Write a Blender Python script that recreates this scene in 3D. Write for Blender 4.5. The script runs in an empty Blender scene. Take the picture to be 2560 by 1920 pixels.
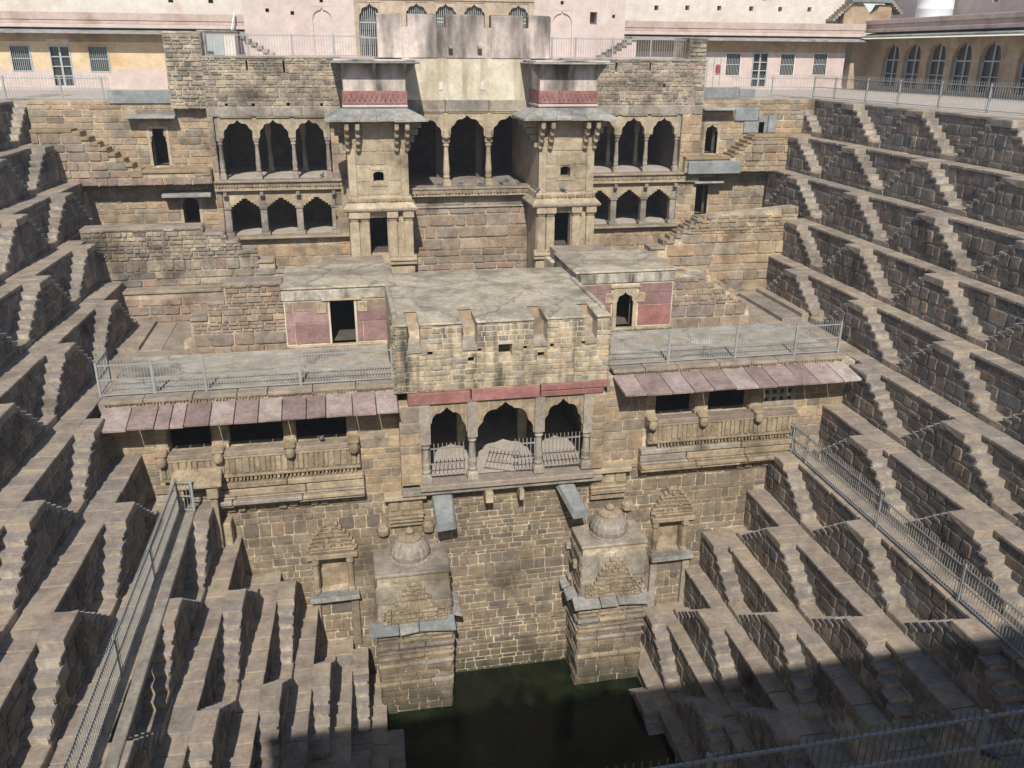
import bpy, math, random
from math import sin, cos, pi, radians
from mathutils import Vector, Matrix

# ------------------------------------------------------------------ camera, sky, sun, exposure
S = bpy.context.scene
COL = S.collection
CAM_P, CAM_Y, CAM_R, CAM_Z = radians(21.1205), radians(11.288), radians(0.4494), 1.913
_f = Vector((sin(CAM_Y)*cos(CAM_P), cos(CAM_Y)*cos(CAM_P), -sin(CAM_P)))
_r0 = Vector((cos(CAM_Y), -sin(CAM_Y), 0)); _u0 = _r0.cross(_f)
_r = cos(CAM_R)*_r0 + sin(CAM_R)*_u0; _u = -sin(CAM_R)*_r0 + cos(CAM_R)*_u0
cam_data = bpy.data.cameras.new('camera'); cam = bpy.data.objects.new('camera', cam_data); COL.objects.link(cam)
cam_data.sensor_width = 36; cam_data.lens = 30.034; cam_data.clip_start = 0.1; cam_data.clip_end = 1000
cam.matrix_world = Matrix(((_r.x, _u.x, -_f.x, 0), (_r.y, _u.y, -_f.y, 0), (_r.z, _u.z, -_f.z, CAM_Z), (0, 0, 0, 1)))
S.camera = cam
SUN = Vector((0.16, 1.0, -0.93)).normalized()
world = bpy.data.worlds.new('World'); S.world = world; world.use_nodes = True
wn = world.node_tree.nodes; wl = world.node_tree.links
sky = wn.new('ShaderNodeTexSky'); sky.sky_type = 'NISHITA'; sky.sun_disc = False
sky.sun_elevation = math.asin(-SUN.z); sky.sun_rotation = radians(189.1); sky.air_density = 1.0; sky.dust_density = 0.5; sky.ozone_density = 2.0
bg = wn['Background']; bg.inputs[1].default_value = 0.10
wl.new(sky.outputs[0], bg.inputs[0])
sl = bpy.data.lights.new('sun', 'SUN'); sl.energy = 4.2; sl.angle = radians(0.55); sl.color = (1.0, 0.945, 0.865)
so = bpy.data.objects.new('sun', sl); COL.objects.link(so); so.rotation_euler = SUN.to_track_quat('-Z', 'Y').to_euler()
so.location = (-10, -40, 50)
S.view_settings.view_transform = 'Standard'; S.view_settings.look = 'None'
S.view_settings.gamma = 1; S.view_settings.use_curve_mapping = False
S.view_settings.exposure = 0.42
HAZE = 0.0013

# ------------------------------------------------------------------ helpers
rnd = random.Random(7)
def U(a, b): return rnd.uniform(a, b)
ORG = {}
def org(o): return ORG.get(o.name, Vector((0, 0, 0))) if o else Vector((0, 0, 0))
def tag(o, label=None, cat=None, group=None, kind=None):
    if label: o['label'] = label
    if cat: o['category'] = cat
    if group: o['group'] = group
    if kind: o['kind'] = kind
    return o
def thing(name, label, cat, loc=(0, 0, 0), group=None):
    o = bpy.data.objects.new(name, None); COL.objects.link(o); o.empty_display_size = .2
    o.location = loc; ORG[o.name] = Vector(loc)
    return tag(o, label, cat, group, 'thing')
def proj(p):
    d = Vector((p[0], p[1], p[2]-CAM_Z)); z = d.dot(_f)
    if z < .3: return None
    return (.5 + .8343*d.dot(_r)/z, .5 - .8343*4/3*d.dot(_u)/z, z)
def seen(p, m=.10):
    q = proj(p)
    return q is not None and -m < q[0] < 1+m and -m < q[1] < 1+m

class MB:
    def __init__(s): s.v = []; s.f = []
    def add(s, vs, fs):
        b = len(s.v); s.v += [tuple(v) for v in vs]; s.f += [tuple(i+b for i in f) for f in fs]; return s
    def hexa(s, p):
        return s.add(p, [(0, 3, 2, 1), (4, 5, 6, 7), (0, 1, 5, 4), (1, 2, 6, 5), (2, 3, 7, 6), (3, 0, 4, 7)])
    def box(s, x0, x1, y0, y1, z0, z1):
        return s.hexa([(x0, y0, z0), (x1, y0, z0), (x1, y1, z0), (x0, y1, z0), (x0, y0, z1), (x1, y0, z1), (x1, y1, z1), (x0, y1, z1)])
    def taper(s, x0, x1, y0, y1, z0, z1, e):       # box whose top grows by e on every side
        return s.hexa([(x0, y0, z0), (x1, y0, z0), (x1, y1, z0), (x0, y1, z0), (x0-e, y0-e, z1), (x1+e, y0-e, z1), (x1+e, y1+e, z1), (x0-e, y1+e, z1)])
    def room(s, x0, x1, y0, y1, z0, z1):           # inner faces, open to the front
        s.add([(x0, y0, z0), (x1, y0, z0), (x1, y1, z0), (x0, y1, z0), (x0, y0, z1), (x1, y0, z1), (x1, y1, z1), (x0, y1, z1)],
              [(0, 1, 2, 3), (7, 6, 5, 4), (2, 1, 5, 6), (0, 3, 7, 4), (3, 2, 6, 7)]); return s
    def prism(s, poly, y0, y1):                    # polygon in x,z pushed along y
        n = len(poly); vs = [(x, y0, z) for x, z in poly] + [(x, y1, z) for x, z in poly]
        return s.add(vs, [tuple(range(n)), tuple(range(2*n-1, n-1, -1))] + [((i+1) % n, i, n+i, n+(i+1) % n) for i in range(n)])
    def prismx(s, poly, x0, x1):                   # polygon in y,z pushed along x
        n = len(poly); vs = [(x0, y, z) for y, z in poly] + [(x1, y, z) for y, z in poly]
        return s.add(vs, [tuple(range(n-1, -1, -1)), tuple(range(n, 2*n))] + [(i, (i+1) % n, n+(i+1) % n, n+i) for i in range(n)])
    def lathe(s, prof, cx, cy, n=12, ph=0, rib=0):
        m = len(prof); vs = []
        for r, z in prof:
            for k in range(n):
                a = ph+2*pi*k/n; q = r*(1-rib*(k % 2)); vs.append((cx+q*cos(a), cy+q*sin(a), z))
        fs = [(j*n+k, j*n+(k+1) % n, (j+1)*n+(k+1) % n, (j+1)*n+k) for j in range(m-1) for k in range(n)]
        fs += [tuple(range(n-1, -1, -1)), tuple(range((m-1)*n, m*n))]
        return s.add(vs, fs)
    def bar(s, p, q, w):
        p = Vector(p); q = Vector(q); d = (q-p).normalized(); a = d.cross(Vector((0, 0, 1)))
        if a.length < .01: a = Vector((1, 0, 0))
        a = a.normalized()*w/2; b = d.cross(a).normalized()*w/2
        return s.hexa([p-a-b, p+a-b, p+a+b, p-a+b, q-a-b, q+a-b, q+a+b, q-a+b])
    def walls(s, x0, x1, z0, z1, yf, th, holes=()):
        xs = sorted({x0, x1, *[min(max(h[k], x0), x1) for h in holes for k in (0, 1)]})
        zs = sorted({z0, z1, *[min(max(h[k], z0), z1) for h in holes for k in (2, 3)]})
        for a, b in zip(zs, zs[1:]):
            run = None
            for c, d in zip(xs, xs[1:]):
                mx, mz = (c+d)/2, (a+b)/2
                if any(h[0] < mx < h[1] and h[2] < mz < h[3] for h in holes):
                    if run: s.box(run[0], run[1], yf, yf+th, a, b); run = None
                else: run = (run[0], d) if run else (c, d)
            if run: s.box(run[0], run[1], yf, yf+th, a, b)
        return s
    def arch(s, cx, a, zs, rise, x0, x1, zt, yf, th, n=4, cusp=.07, tip=.08):
        pts = []; N = 16*n if n else 24
        for k in range(N+1):
            t = pi - pi*k/N; sc = 1-cusp*(1-abs(sin((n+.5)*(t-pi/2)+pi/2))) if n else 1
            x = cx+a*sc*cos(t); z = zs+rise*sc*sin(t) + (tip*max(0, 1-abs(cos(t))/.12) if tip else 0)
            x = max(cx-a, min(cx+a, x))
            if pts and x <= pts[-1][0]: x = pts[-1][0]+1e-4
            pts.append((x, z))
        pts = [(x0, zs), (cx-a-2e-4, zs)]+pts+[(max(pts[-1][0], cx+a)+2e-4, zs), (x1, zs)]
        for (xa, za), (xb, zb) in zip(pts, pts[1:]):
            if xb-xa < 1e-6: continue
            s.hexa([(xa, yf, za), (xb, yf, zb), (xb, yf+th, zb), (xa, yf+th, za), (xa, yf, zt), (xb, yf, zt), (xb, yf+th, zt), (xa, yf+th, zt)])
        return s
    def build(s, name, mat, parent=None, bevel=0, smooth=False):
        o0 = org(parent)
        me = bpy.data.meshes.new(name); me.from_pydata([(v[0]-o0.x, v[1]-o0.y, v[2]-o0.z) for v in s.v], [], s.f); me.materials.append(mat)
        ob = bpy.data.objects.new(name, me); COL.objects.link(ob)
        if smooth: me.polygons.foreach_set('use_smooth', [True]*len(me.polygons))
        if parent: ob.parent = parent; ORG[ob.name] = o0.copy()
        if bevel:
            m = ob.modifiers.new('bevel', 'BEVEL'); m.width = bevel; m.segments = 1; m.limit_method = 'ANGLE'
        return ob

# ------------------------------------------------------------------ materials
def lin(h):
    c = [int(h[i:i+2], 16)/255 for i in (0, 2, 4)]
    return tuple(x/12.92 if x <= .04045 else ((x+.055)/1.055)**2.4 for x in c)+(1,)
def soft(h, sat, gain):
    c = lin(h); l = .3*c[0]+.59*c[1]+.11*c[2]
    return tuple(min(.85, (l+(x-l)*sat)*gain) for x in c[:3])+(1,)
def mat(name, cols, sat=.64, gain=1.0, top=None, crack=0, tide=None, grain=.25, stain=0, stain_col='2a2622', rough=.9, bump=.25, gscale=9., streak=False, spec=.2, patch=0, patch_col='8a7a62', metal=0):
    m = bpy.data.materials.new(name); m.use_nodes = True; N = m.node_tree.nodes; L = m.node_tree.links
    b = N['Principled BSDF']; b.inputs['Roughness'].default_value = rough; b.inputs['Specular IOR Level'].default_value = spec; b.inputs['Metallic'].default_value = metal
    geo = N.new('ShaderNodeNewGeometry'); oi = N.new('ShaderNodeObjectInfo')
    ad = N.new('ShaderNodeMath'); ad.operation = 'ADD'; L.new(geo.outputs['Random Per Island'], ad.inputs[0]); L.new(oi.outputs['Random'], ad.inputs[1])
    fr = N.new('ShaderNodeMath'); fr.operation = 'FRACT'; L.new(ad.outputs[0], fr.inputs[0])
    cr = N.new('ShaderNodeValToRGB'); e = cr.color_ramp.elements
    n = len(cols)
    while len(e) < n: e.new(.5)
    for i, c in enumerate(cols): e[i].position = i/max(1, n-1); e[i].color = soft(c, sat, gain)
    if n == 1: e[1].color = soft(cols[0], sat, gain)
    L.new(fr.outputs[0], cr.inputs[0]); col = cr.outputs[0]
    def noise(sc, det=4, stretch=None):
        t = N.new('ShaderNodeTexNoise'); t.inputs['Scale'].default_value = sc; t.inputs['Detail'].default_value = det; t.inputs['Roughness'].default_value = .62
        src = geo.outputs['Position']
        if stretch:
            mp = N.new('ShaderNodeMapping'); mp.inputs['Scale'].default_value = stretch; L.new(src, mp.inputs[0]); src = mp.outputs[0]
        L.new(src, t.inputs['Vector']); return t.outputs['Fac']
    def ramp(src, a, b_):
        r = N.new('ShaderNodeMapRange'); r.inputs[1].default_value = a; r.inputs[2].default_value = b_; L.new(src, r.inputs[0]); return r.outputs[0]
    def mix(fac, ca, cb, mode='MIX'):
        x = N.new('ShaderNodeMix'); x.data_type = 'RGBA'; x.blend_type = mode
        for s_, v in ((x.inputs[0], fac), (x.inputs[6], ca), (x.inputs[7], cb)):
            if hasattr(v, 'links'): L.new(v, s_)
            else: s_.default_value = v
        return x.outputs[2]
    g1 = noise(gscale, 6); g2 = noise(gscale*.22, 4)
    def gr(src, lo, hi):
        r = N.new('ShaderNodeMapRange'); r.inputs[1].default_value = .3; r.inputs[2].default_value = .7; r.inputs[3].default_value = lo; r.inputs[4].default_value = hi; L.new(src, r.inputs[0])
        return r.outputs[0]
    for src, k in ((g1, 1.), (g2, 1.2)):
        c = N.new('ShaderNodeCombineColor')
        v = gr(src, 1-grain*k, 1+grain*k*.8)
        for i in range(3): L.new(v, c.inputs[i])
        col = mix(1., col, c.outputs[0], 'MULTIPLY')
    if patch: col = mix(ramp(noise(.9, 5), .62-patch*.25, .72), col, soft(patch_col, sat, gain))
    if stain:
        s1 = noise(1.1 if streak else .55, 6, (streak*.9, streak*.9, .2) if streak else None)
        col = mix(ramp(s1, .60-stain*.18, .80-stain*.14), col, lin(stain_col))
    def zramp(za, zb_, sc=2.):
        sp = N.new('ShaderNodeSeparateXYZ'); L.new(geo.outputs['Position'], sp.inputs[0])
        ns = N.new('ShaderNodeMath'); ns.operation = 'MULTIPLY_ADD'; L.new(noise(sc, 5, (1.2, 1.2, .25)), ns.inputs[0]); ns.inputs[1].default_value = (zb_-za)*2.2; L.new(sp.outputs[2], ns.inputs[2])
        return ramp(ns.outputs[0], za+(zb_-za)*1.0, zb_+(zb_-za)*1.2)
    if top: col = mix(zramp(*top), col, lin(stain_col))
    if tide:
        x = N.new('ShaderNodeMath'); x.operation = 'MULTIPLY'; x.inputs[1].default_value = .75; L.new(zramp(*tide), x.inputs[0]); col = mix(x.outputs[0], col, lin('2f3322'))
    if crack:
        vo = N.new('ShaderNodeTexVoronoi'); vo.feature = 'DISTANCE_TO_EDGE'; vo.inputs['Scale'].default_value = crack
        va = N.new('ShaderNodeVectorMath'); va.operation = 'MULTIPLY_ADD'; nt = N.new('ShaderNodeTexNoise'); nt.inputs['Scale'].default_value = 1.6; nt.inputs['Detail'].default_value = 5; L.new(geo.outputs['Position'], nt.inputs['Vector'])
        L.new(nt.outputs['Color'], va.inputs[0]); va.inputs[1].default_value = (1.1, 1.1, 0); L.new(geo.outputs['Position'], va.inputs[2]); L.new(va.outputs[0], vo.inputs['Vector'])
        x = N.new('ShaderNodeMath'); x.operation = 'MULTIPLY'; x.inputs[1].default_value = .45; L.new(ramp(vo.outputs['Distance'], .022, .004), x.inputs[0]); col = mix(x.outputs[0], col, lin('4a463f'))
    L.new(col, b.inputs['Base Color'])
    if bump:
        bp_ = N.new('ShaderNodeBump'); bp_.inputs['Strength'].default_value = bump; bp_.inputs['Distance'].default_value = .02
        L.new(noise(gscale*1.7, 8), bp_.inputs['Height']); L.new(bp_.outputs[0], b.inputs['Normal'])
    return m
M = {}
M['dark'] = mat('terrace_stone', gain=1.8, sat=.7, cols=['4c4640', '655848', '57524c', '6e5d49', '454440', '736454', '5d4a3a', '5c5a55', '60544a', '4a4440'], grain=.3, stain=.45, stain_col='2c2a28', bump=.45)
M['mortar'] = mat('old_mortar', gain=1.2, cols=['8d7e67', '988a72'], grain=.3, stain=.35, stain_col='4a433a', bump=.5)
M['step'] = mat('riser_stone', gain=.9, sat=.85, cols=['94805f', '8b7859', '9c8560', '7f7058', 'a88e62', '8e7a5c'], grain=.22, stain=.15, stain_col='5a5044', bump=.35)
M['tread'] = mat('dusty_tread', gain=.95, cols=['92857a', '887c72', '9a8a7b', '8d8076', 'a08f7c', '847a72'], grain=.2, stain=.2, stain_col='665d54', bump=.3)
M['pave'] = mat('ledge_paving', gain=1.08, cols=['95826c', '8b7a67', '9b8668', '85786a', '8f7d66'], grain=.22, stain=.3, stain_col='6a5f52', bump=.3, patch=.35, patch_col='a8906a')
M['facade'] = mat('facade_stone', gain=1.03, sat=.7, cols=['98815f', 'a78c62', '86755d', 'b09569', '8f7452', '9b8a70', '7d6f5d', 'a98a60', 'a5835a'], grain=.25, stain=.3, stain_col='4d443a', bump=.4)
M['facmort'] = mat('pale_mortar', gain=.98, cols=['b59f77', 'bfa981'], grain=.35, stain=.75, stain_col='6f6350', bump=.5)
M['low'] = mat('lower_wall_stone', sat=.7, tide=(-16.9, -18.3), gain=1.05, cols=['7d6b52', '8b7655', '6f6252', '937e5f', '78644a', '85765f', '665c4f', '8c7353'], grain=.25, stain=.3, stain_col='463e34', bump=.45)
M['rubble'] = mat('rubble_stone', gain=1.05, cols=['9c8a6b', '8a7d66', 'ab9670', '7e7464', 'b09a76', '918067', '6d665c', 'a47d62'], grain=.3, stain=.45, stain_col='3d3934', bump=.5)
M['brick'] = mat('pavilion_brick', gain=1.2, cols=['a8956b', '94886c', 'b7a074', '837c6b', 'ad9160', '9d8c68', 'b89f6c', '777469'], grain=.25, stain=.85, stain_col='3f3c37', bump=.4, streak=2.4)
M['warm'] = mat('warm_block', gain=1.02, sat=.62, cols=['97795a', '9f8160', '857058', 'a98d68', '8d7b66', '9a7a5c', '807468'], grain=.25, stain=.4, stain_col='4a4038', bump=.45)
M['dressed'] = mat('dressed_sandstone', gain=1.04, cols=['ab9468', 'a38d66', 'b39b70', '9c8966'], grain=.22, stain=.3, stain_col='5c5344', bump=.25)
M['dressed_grey'] = mat('weathered_sandstone', gain=1.1, cols=['938670', '8b8070', '9a8c72'], grain=.25, stain=.45, stain_col='4f4a42', bump=.3)
M['carved'] = mat('carved_stone', gain=1.08, cols=['917b58', '9c855f', '87734f', 'a38a62'], grain=.28, stain=.3, stain_col='54493a', bump=.4)
M['slate'] = mat('blue_grey_slab', gain=.7, sat=.5, cols=['8f9694', '9aa09c', '848c8b'], grain=.2, stain=.25, stain_col='5f625f', bump=.25)
M['lichen'] = mat('grey_roof_slab', ['8f8c82', '98958a', '85837b'], grain=.28, stain=.5, stain_col='4e4c48', bump=.45)
M['cement'] = mat('grey_cement_roof', crack=.3, gain=1.15, sat=.8, cols=['9c907a', '948a78'], grain=.22, stain=.55, stain_col='5b5852', bump=.35, patch=.5, patch_col='b3ad9e')
M['plast_roof'] = mat('worn_plaster_roof', crack=.38, gain=1.0, sat=.8, cols=['a99d84'], grain=.3, stain=.55, stain_col='6a6459', bump=.45, patch=.5, patch_col='b9ab92')
M['black_plaster'] = mat('blackened_plaster', ['b0a58c'], grain=.3, stain=.75, stain_col='35322e', bump=.5, streak=2.6)
M['red'] = mat('red_sandstone', sat=.64, cols=['9c5a4c', 'a5645a', '935449', 'a86a58'], grain=.2, stain=.25, stain_col='6e4a42', bump=.25)
M['maroon'] = mat('maroon_sandstone', sat=.58, cols=['8d5f58', '96675f', '865a58', 'a5766a'], grain=.2, stain=.25, stain_col='6b4c48', bump=.25)
M['eave'] = mat('pink_eave_slab', sat=.52, gain=.95, cols=['967468', '8d6a60', '9f7e70', 'ab8f7c', '8a675e', 'a5897c', '9a7668', 'b39c88'], grain=.24, stain=.25, stain_col='7a625c', bump=.25)
M['pink'] = mat('pink_plaster', gain=.88, cols=['cdb3a5'], grain=.1, stain=.3, stain_col='a8968a', bump=.12, patch=.35, patch_col='d5c4b5')
M['pinkstain'] = mat('stained_pink_plaster', top=(2.95, 3.95), gain=.95, cols=['cdb5a4'], grain=.15, stain=1.15, stain_col='57534d', bump=.2, streak=True)
M['cream'] = mat('cream_plaster', gain=.9, cols=['d0c09a'], grain=.16, stain=.6, stain_col='94866c', bump=.25, streak=1.8, patch=.4, patch_col='dcd3b8')
M['white'] = mat('white_plaster', gain=.85, cols=['d8ccb8'], grain=.1, stain=.35, stain_col='b5a592', bump=.12, patch=.4, patch_col='e0d6c6')
M['yellow'] = mat('yellow_plaster', ['cfae74'], grain=.12, stain=.35, stain_col='b08a58', bump=.12, patch=.3, patch_col='d8c294')
M['ochre'] = mat('faded_ochre_plaster', gain=.88, cols=['b39468'], grain=.16, stain=.5, stain_col='7a6650', bump=.15, patch=.4, patch_col='c5aa84')
M['band'] = mat('pink_parapet_plaster', ['b99d8c'], grain=.12, stain=.5, stain_col='8f7868', bump=.15)
M['tanwall'] = mat('tan_stone_wall', gain=1.1, cols=['ac9473', 'a48d6e'], grain=.2, stain=.3, stain_col='7c6c56', bump=.2)
M['ground'] = mat('dusty_ground', gain=1.0, cols=['b3a391'], grain=.12, stain=.3, stain_col='9a8b7a', bump=.15)
M['inside'] = mat('dark_brown_interior', ['6b5f50', '5f5548'], grain=.25, stain=.4, stain_col='3c352d', bump=.3)  # darker brown with dark noise blotches, for rooms, backings and pool bed
M['rail'] = mat('galvanised_rail', gain=.72, cols=['a8aba6'], grain=.08, stain=.15, stain_col='8a8f8c', rough=.55, bump=0, spec=.4)
M['rail_shaded'] = mat('shaded_grey_rail', ['6d7373'], grain=.1, stain=.2, stain_col='4d5050', rough=.6, bump=0)  # darker copy of the rail grey: shade painted into the near railing's bars
M['rust'] = mat('dull_iron', ['8d8577', '9a9182'], grain=.15, stain=.3, stain_col='6a5c4c', rough=.6, bump=0, spec=.4)
M['pane'] = mat('dark_window_glass', ['34322f'], grain=.1, stain=0, rough=.35, bump=0, spec=.5)
M['frame'] = mat('grey_painted_frame', ['9ba6a2'], grain=.08, stain=.1, stain_col='7b827f', rough=.6, bump=0)
M['tank'] = mat('white_plastic', ['d9dcdc'], grain=.05, stain=0, rough=.45, bump=0, spec=.4)
M['pigeon'] = mat('pigeon_feathers', ['6f7a88', '647080', '7d8490'], grain=.2, stain=0, rough=.7, bump=.1, gscale=40)
M['pigeon_dark'] = mat('pigeon_wing', ['4e5763'], grain=.25, stain=0, rough=.7, bump=.1, gscale=40)
M['leg'] = mat('pigeon_leg', ['a05a50'], grain=.1, stain=0, bump=0)
M['redpaint'] = mat('red_extinguisher', ['a8352a'], grain=.1, stain=0, rough=.4, bump=0)
M['weed'] = mat('green_weed', ['4c6a2c', '5d7a35'], sat=1, grain=.2, bump=0)
wm = mat('green_pool_water', sat=.75, gain=.7, cols=['1a260e'], grain=.5, stain=.5, stain_col='10160a', rough=.22, bump=.05, spec=.35, gscale=1.3, patch=.4, patch_col='2e3a14'); M['water'] = wm

# ------------------------------------------------------------------ masonry
def blk_mesh(m, i):
    r = random.Random(100+i); vs = []; c = .10
    ring = [(-.5+c, -.5), (.5-c, -.5), (.5, -.5+c), (.5, .5-c), (.5-c, .5), (-.5+c, .5), (-.5, .5-c), (-.5, -.5+c)]
    j = lambda a: r.uniform(-a, a)
    rg = [(x+j(.03)-(.02 if x > 0 else -.02)*(r.random()), z+j(.035)) for x, z in ring]
    for y, s in ((0, 1.), (-.62, 1.), (-1., .86)):
        vs += [(x*s, y+(j(.12) if y else 0), z*s) for x, z in rg]
    fs = [(a*8+(k+1) % 8, a*8+k, a*8+8+k, a*8+8+(k+1) % 8) for a in (0, 1) for k in range(8)]
    vs.append((j(.1), -1.08+j(.1), j(.1))); fs += [(16+(k+1) % 8, 16+k, 24) for k in range(8)]
    me = bpy.data.meshes.new('stone_block'); me.from_pydata(vs, [], fs); me.materials.append(m); return me
def slab_mesh(m, i, worn=.03):
    r = random.Random(300+i); j = lambda a: r.uniform(-a, a); vs = []
    ring = [(-.5, -.5), (-.17, -.5), (.17, -.5), (.5, -.5), (.5, .5), (.17, .5), (-.17, .5), (-.5, .5)]
    rg = [(x+j(worn*.5), y+j(worn)) for x, y in ring]
    for z, s in ((-1, 1.), (-.15, 1.), (0, .955)): vs += [(x*s, y*s, z+(j(.06) if z else j(.05))) for x, y in rg]
    fs = [(a*8+k, a*8+(k+1) % 8, a*8+8+(k+1) % 8, a*8+8+k) for a in (0, 1) for k in range(8)]
    fs.append(tuple(range(16, 24)))
    me = bpy.data.meshes.new('stone_slab'); me.from_pydata(vs, [], fs); me.materials.append(m); return me
BLK = {}; SLB = {}
def blk(k):
    if k not in BLK: BLK[k] = [blk_mesh(M[k], i) for i in range(7)]
    return rnd.choice(BLK[k])
def slb(k):
    if k not in SLB: SLB[k] = [slab_mesh(M[k], i) for i in range(6)]
    return rnd.choice(SLB[k])
def put(name, me, parent, loc, rz, sc):
    o = bpy.data.objects.new(name, me); COL.objects.link(o)
    if parent: o.parent = parent; loc = Vector(loc)-org(parent)
    o.location = loc; o.rotation_euler = (0, 0, rz); o.scale = sc; return o
def subtract(iv, a, b):
    out = []
    for p, q in iv:
        if b <= p or a >= q: out.append((p, q))
        else:
            if a-p > .06: out.append((p, a))
            if q-b > .06: out.append((b, q))
    return out
def lay(parent, key, o, th, v0, v1, prof, hc, wc, holes=(), depth=.045, gap=.028, cap=300, name='stone_block', cull=True, jit=.45, hj=.4):
    """courses of separate stones on a wall face; o = world point of u=0, v=0; th = heading of u; prof = (u0,u1) or a function of the course"""
    cu, su = cos(th), sin(th); rects = []; v = v0
    while v < v1-.03:
        hb = hc(v) if callable(hc) else hc; wb = wc(v) if callable(wc) else wc
        h = hb[rnd.randrange(len(hb))] if isinstance(hb, (list, tuple)) else hb*U(1-hj, 1+hj)
        if v+h > v1-.4*h: h = v1-v
        iv = prof(v, v+h) if callable(prof) else [prof]
        for (a, b, c, d) in holes:
            if c < v+h-.02 and d > v+.02: iv = subtract(iv, a, b)
        for (p, q) in iv:
            u = p
            while u < q-.02:
                w = wb*U(1-jit, 1+jit*1.6)
                if u+w > q-.45*wb: w = q-u
                if w > .03: rects.append((u, u+w, v, v+h))
                u += w
        v += h
    items = []
    for (a, b, c, d) in rects:
        um, vm = (a+b)/2, (c+d)/2; P = (o[0]+cu*um, o[1]+su*um, o[2]+vm)
        if cull and not seen(P, .06): continue
        q = proj(P); items.append(((b-a)*(d-c)/((q[2] if q else 30)**2), P, max(.03, b-a-gap*U(.6, 1.4)), max(.03, d-c-gap*U(.6, 1.4))))
    items.sort(key=lambda t: -t[0])
    for k, (_, P, w, h) in enumerate(items[:cap]):
        put(name, blk(key), parent, P, th+U(-.012, .012), (w, depth*U(.5, 1.5), h))
    rest = items[cap:]
    if rest:
        b = MB()
        for _, P, w, h in rest:
            me = blk(key); d = depth*U(.5, 1.5)
            b.add([(P[0]+cu*v.co.x*w-su*v.co.y*d, P[1]+su*v.co.x*w+cu*v.co.y*d, P[2]+v.co.z*h) for v in me.vertices], [tuple(f.vertices) for f in me.polygons])
        tag(b.build(name.replace('block', 'infill') if 'block' in name else name+'_rest', M[key], parent), kind='stuff')
    return len(items)
def slabs(parent, key, x0, x1, y0, y1, z, n, t=.06, gap=.015, name='paving_slab', rows=1, skew=0, cull=True):
    for r_ in range(rows):
        a, b = y0+(y1-y0)*r_/rows, y0+(y1-y0)*(r_+1)/rows; cuts = [x0+(x1-x0)*(k+(U(-.25, .25) if 0 < k < n else 0))/n for k in range(n+1)]
        for p, q in zip(cuts, cuts[1:]):
            c = ((p+q)/2, (a+b)/2, z+U(-.006, .006))
            if cull and not seen(c, .06): continue
            put(name, slb(key), parent, c, 0, (q-p-gap, b-a-gap, t))

# ------------------------------------------------------------------ measures of the well
Z = [0, -1.60, -3.12, -4.65, -6.15, -7.66, -9.12, -10.64, -12.14, -13.57, -15.0, -16.47, -17.98, -19.4]
XR = [22.38, 21.26, 20.17, 19.11, 18.04, 16.93, 15.74, 14.43, 13.30, 12.26, 11.23, 10.27, 9.25]
XL = [-13.11, -11.95, -10.76, -9.57, -8.40, -7.21, -6.04, -4.60, -3.53, -2.46, -1.40, -.37, .65]
YBR = [44.3, 39.6, 38.9, 34.2, 33.8, 28.6, 24.4, 24.4, 24.4, 24.4, 24.4, 24.4, 24.4]
YBL = [45.5, 39.9, 39.3, 33.9, 33.6, 28.6, 24.4, 24.4, 24.4, 24.4, 24.4, 24.4, 24.4]
AR, AL = .0111, .0372
YN = [1.2, 2.4, 3.6, 4.8, 7.2, 8.4, 9.6, 10.8, 12, 13.2, 14.4, 15.6, 16.8]
def xr(i, y): return XR[i]+AR*(y-30)
def xl(i, y): return XL[i]+AL*(y-30)
ORD = ['top', 'second', 'third', 'fourth', 'fifth', 'sixth', 'seventh', 'eighth', 'ninth', 'tenth', 'eleventh', 'twelfth', 'thirteenth']
PER, LAN, TR, WST = 4.75, 1.02, .282, .545
# apex of the first double stair of every level (edge of the landing nearest the camera + half landing); neighbours follow every PER
def apexes(side, i):
    y0 = (39.75 if side == 'R' else 39.35)-i*PER/2+LAN/2
    y0 -= (.05*i if side == 'L' else 0)*.0
    return [y0+k*PER for k in range(-9, 9)]
def prof_h(u):
    u = abs(u)
    if u <= LAN/2: return 1.5
    k = int((u-LAN/2)/TR)
    return 1.5-.2167*(k+1) if k < 5 else .2

# ------------------------------------------------------------------ ground, water, terraces
g = MB(); ZB = -.02
for (x0, x1, y0, y1) in ((-90, 90, -90, 1.0), (-90, -13.5, 1.0, 90), (22.5, 90, 1.0, 90), (-13.5, 22.5, 47, 90)):
    g.add([(x0, y0, ZB), (x1, y0, ZB), (x1, y1, ZB), (x0, y1, ZB)], [(0, 1, 2, 3)])
tag(g.build('ground', M['ground']), kind='structure')
tag(MB().add([(-1.5, 15, -18.42), (11.5, 15, -18.42), (11.5, 25, -18.42), (-1.5, 25, -18.42)], [(0, 1, 2, 3)]).build('pool_water', M['water']), kind='structure')
tag(MB().box(-2, 12, 14, 26, -20.2, -19.9).build('pool_bed', M['inside']), kind='structure')

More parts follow.
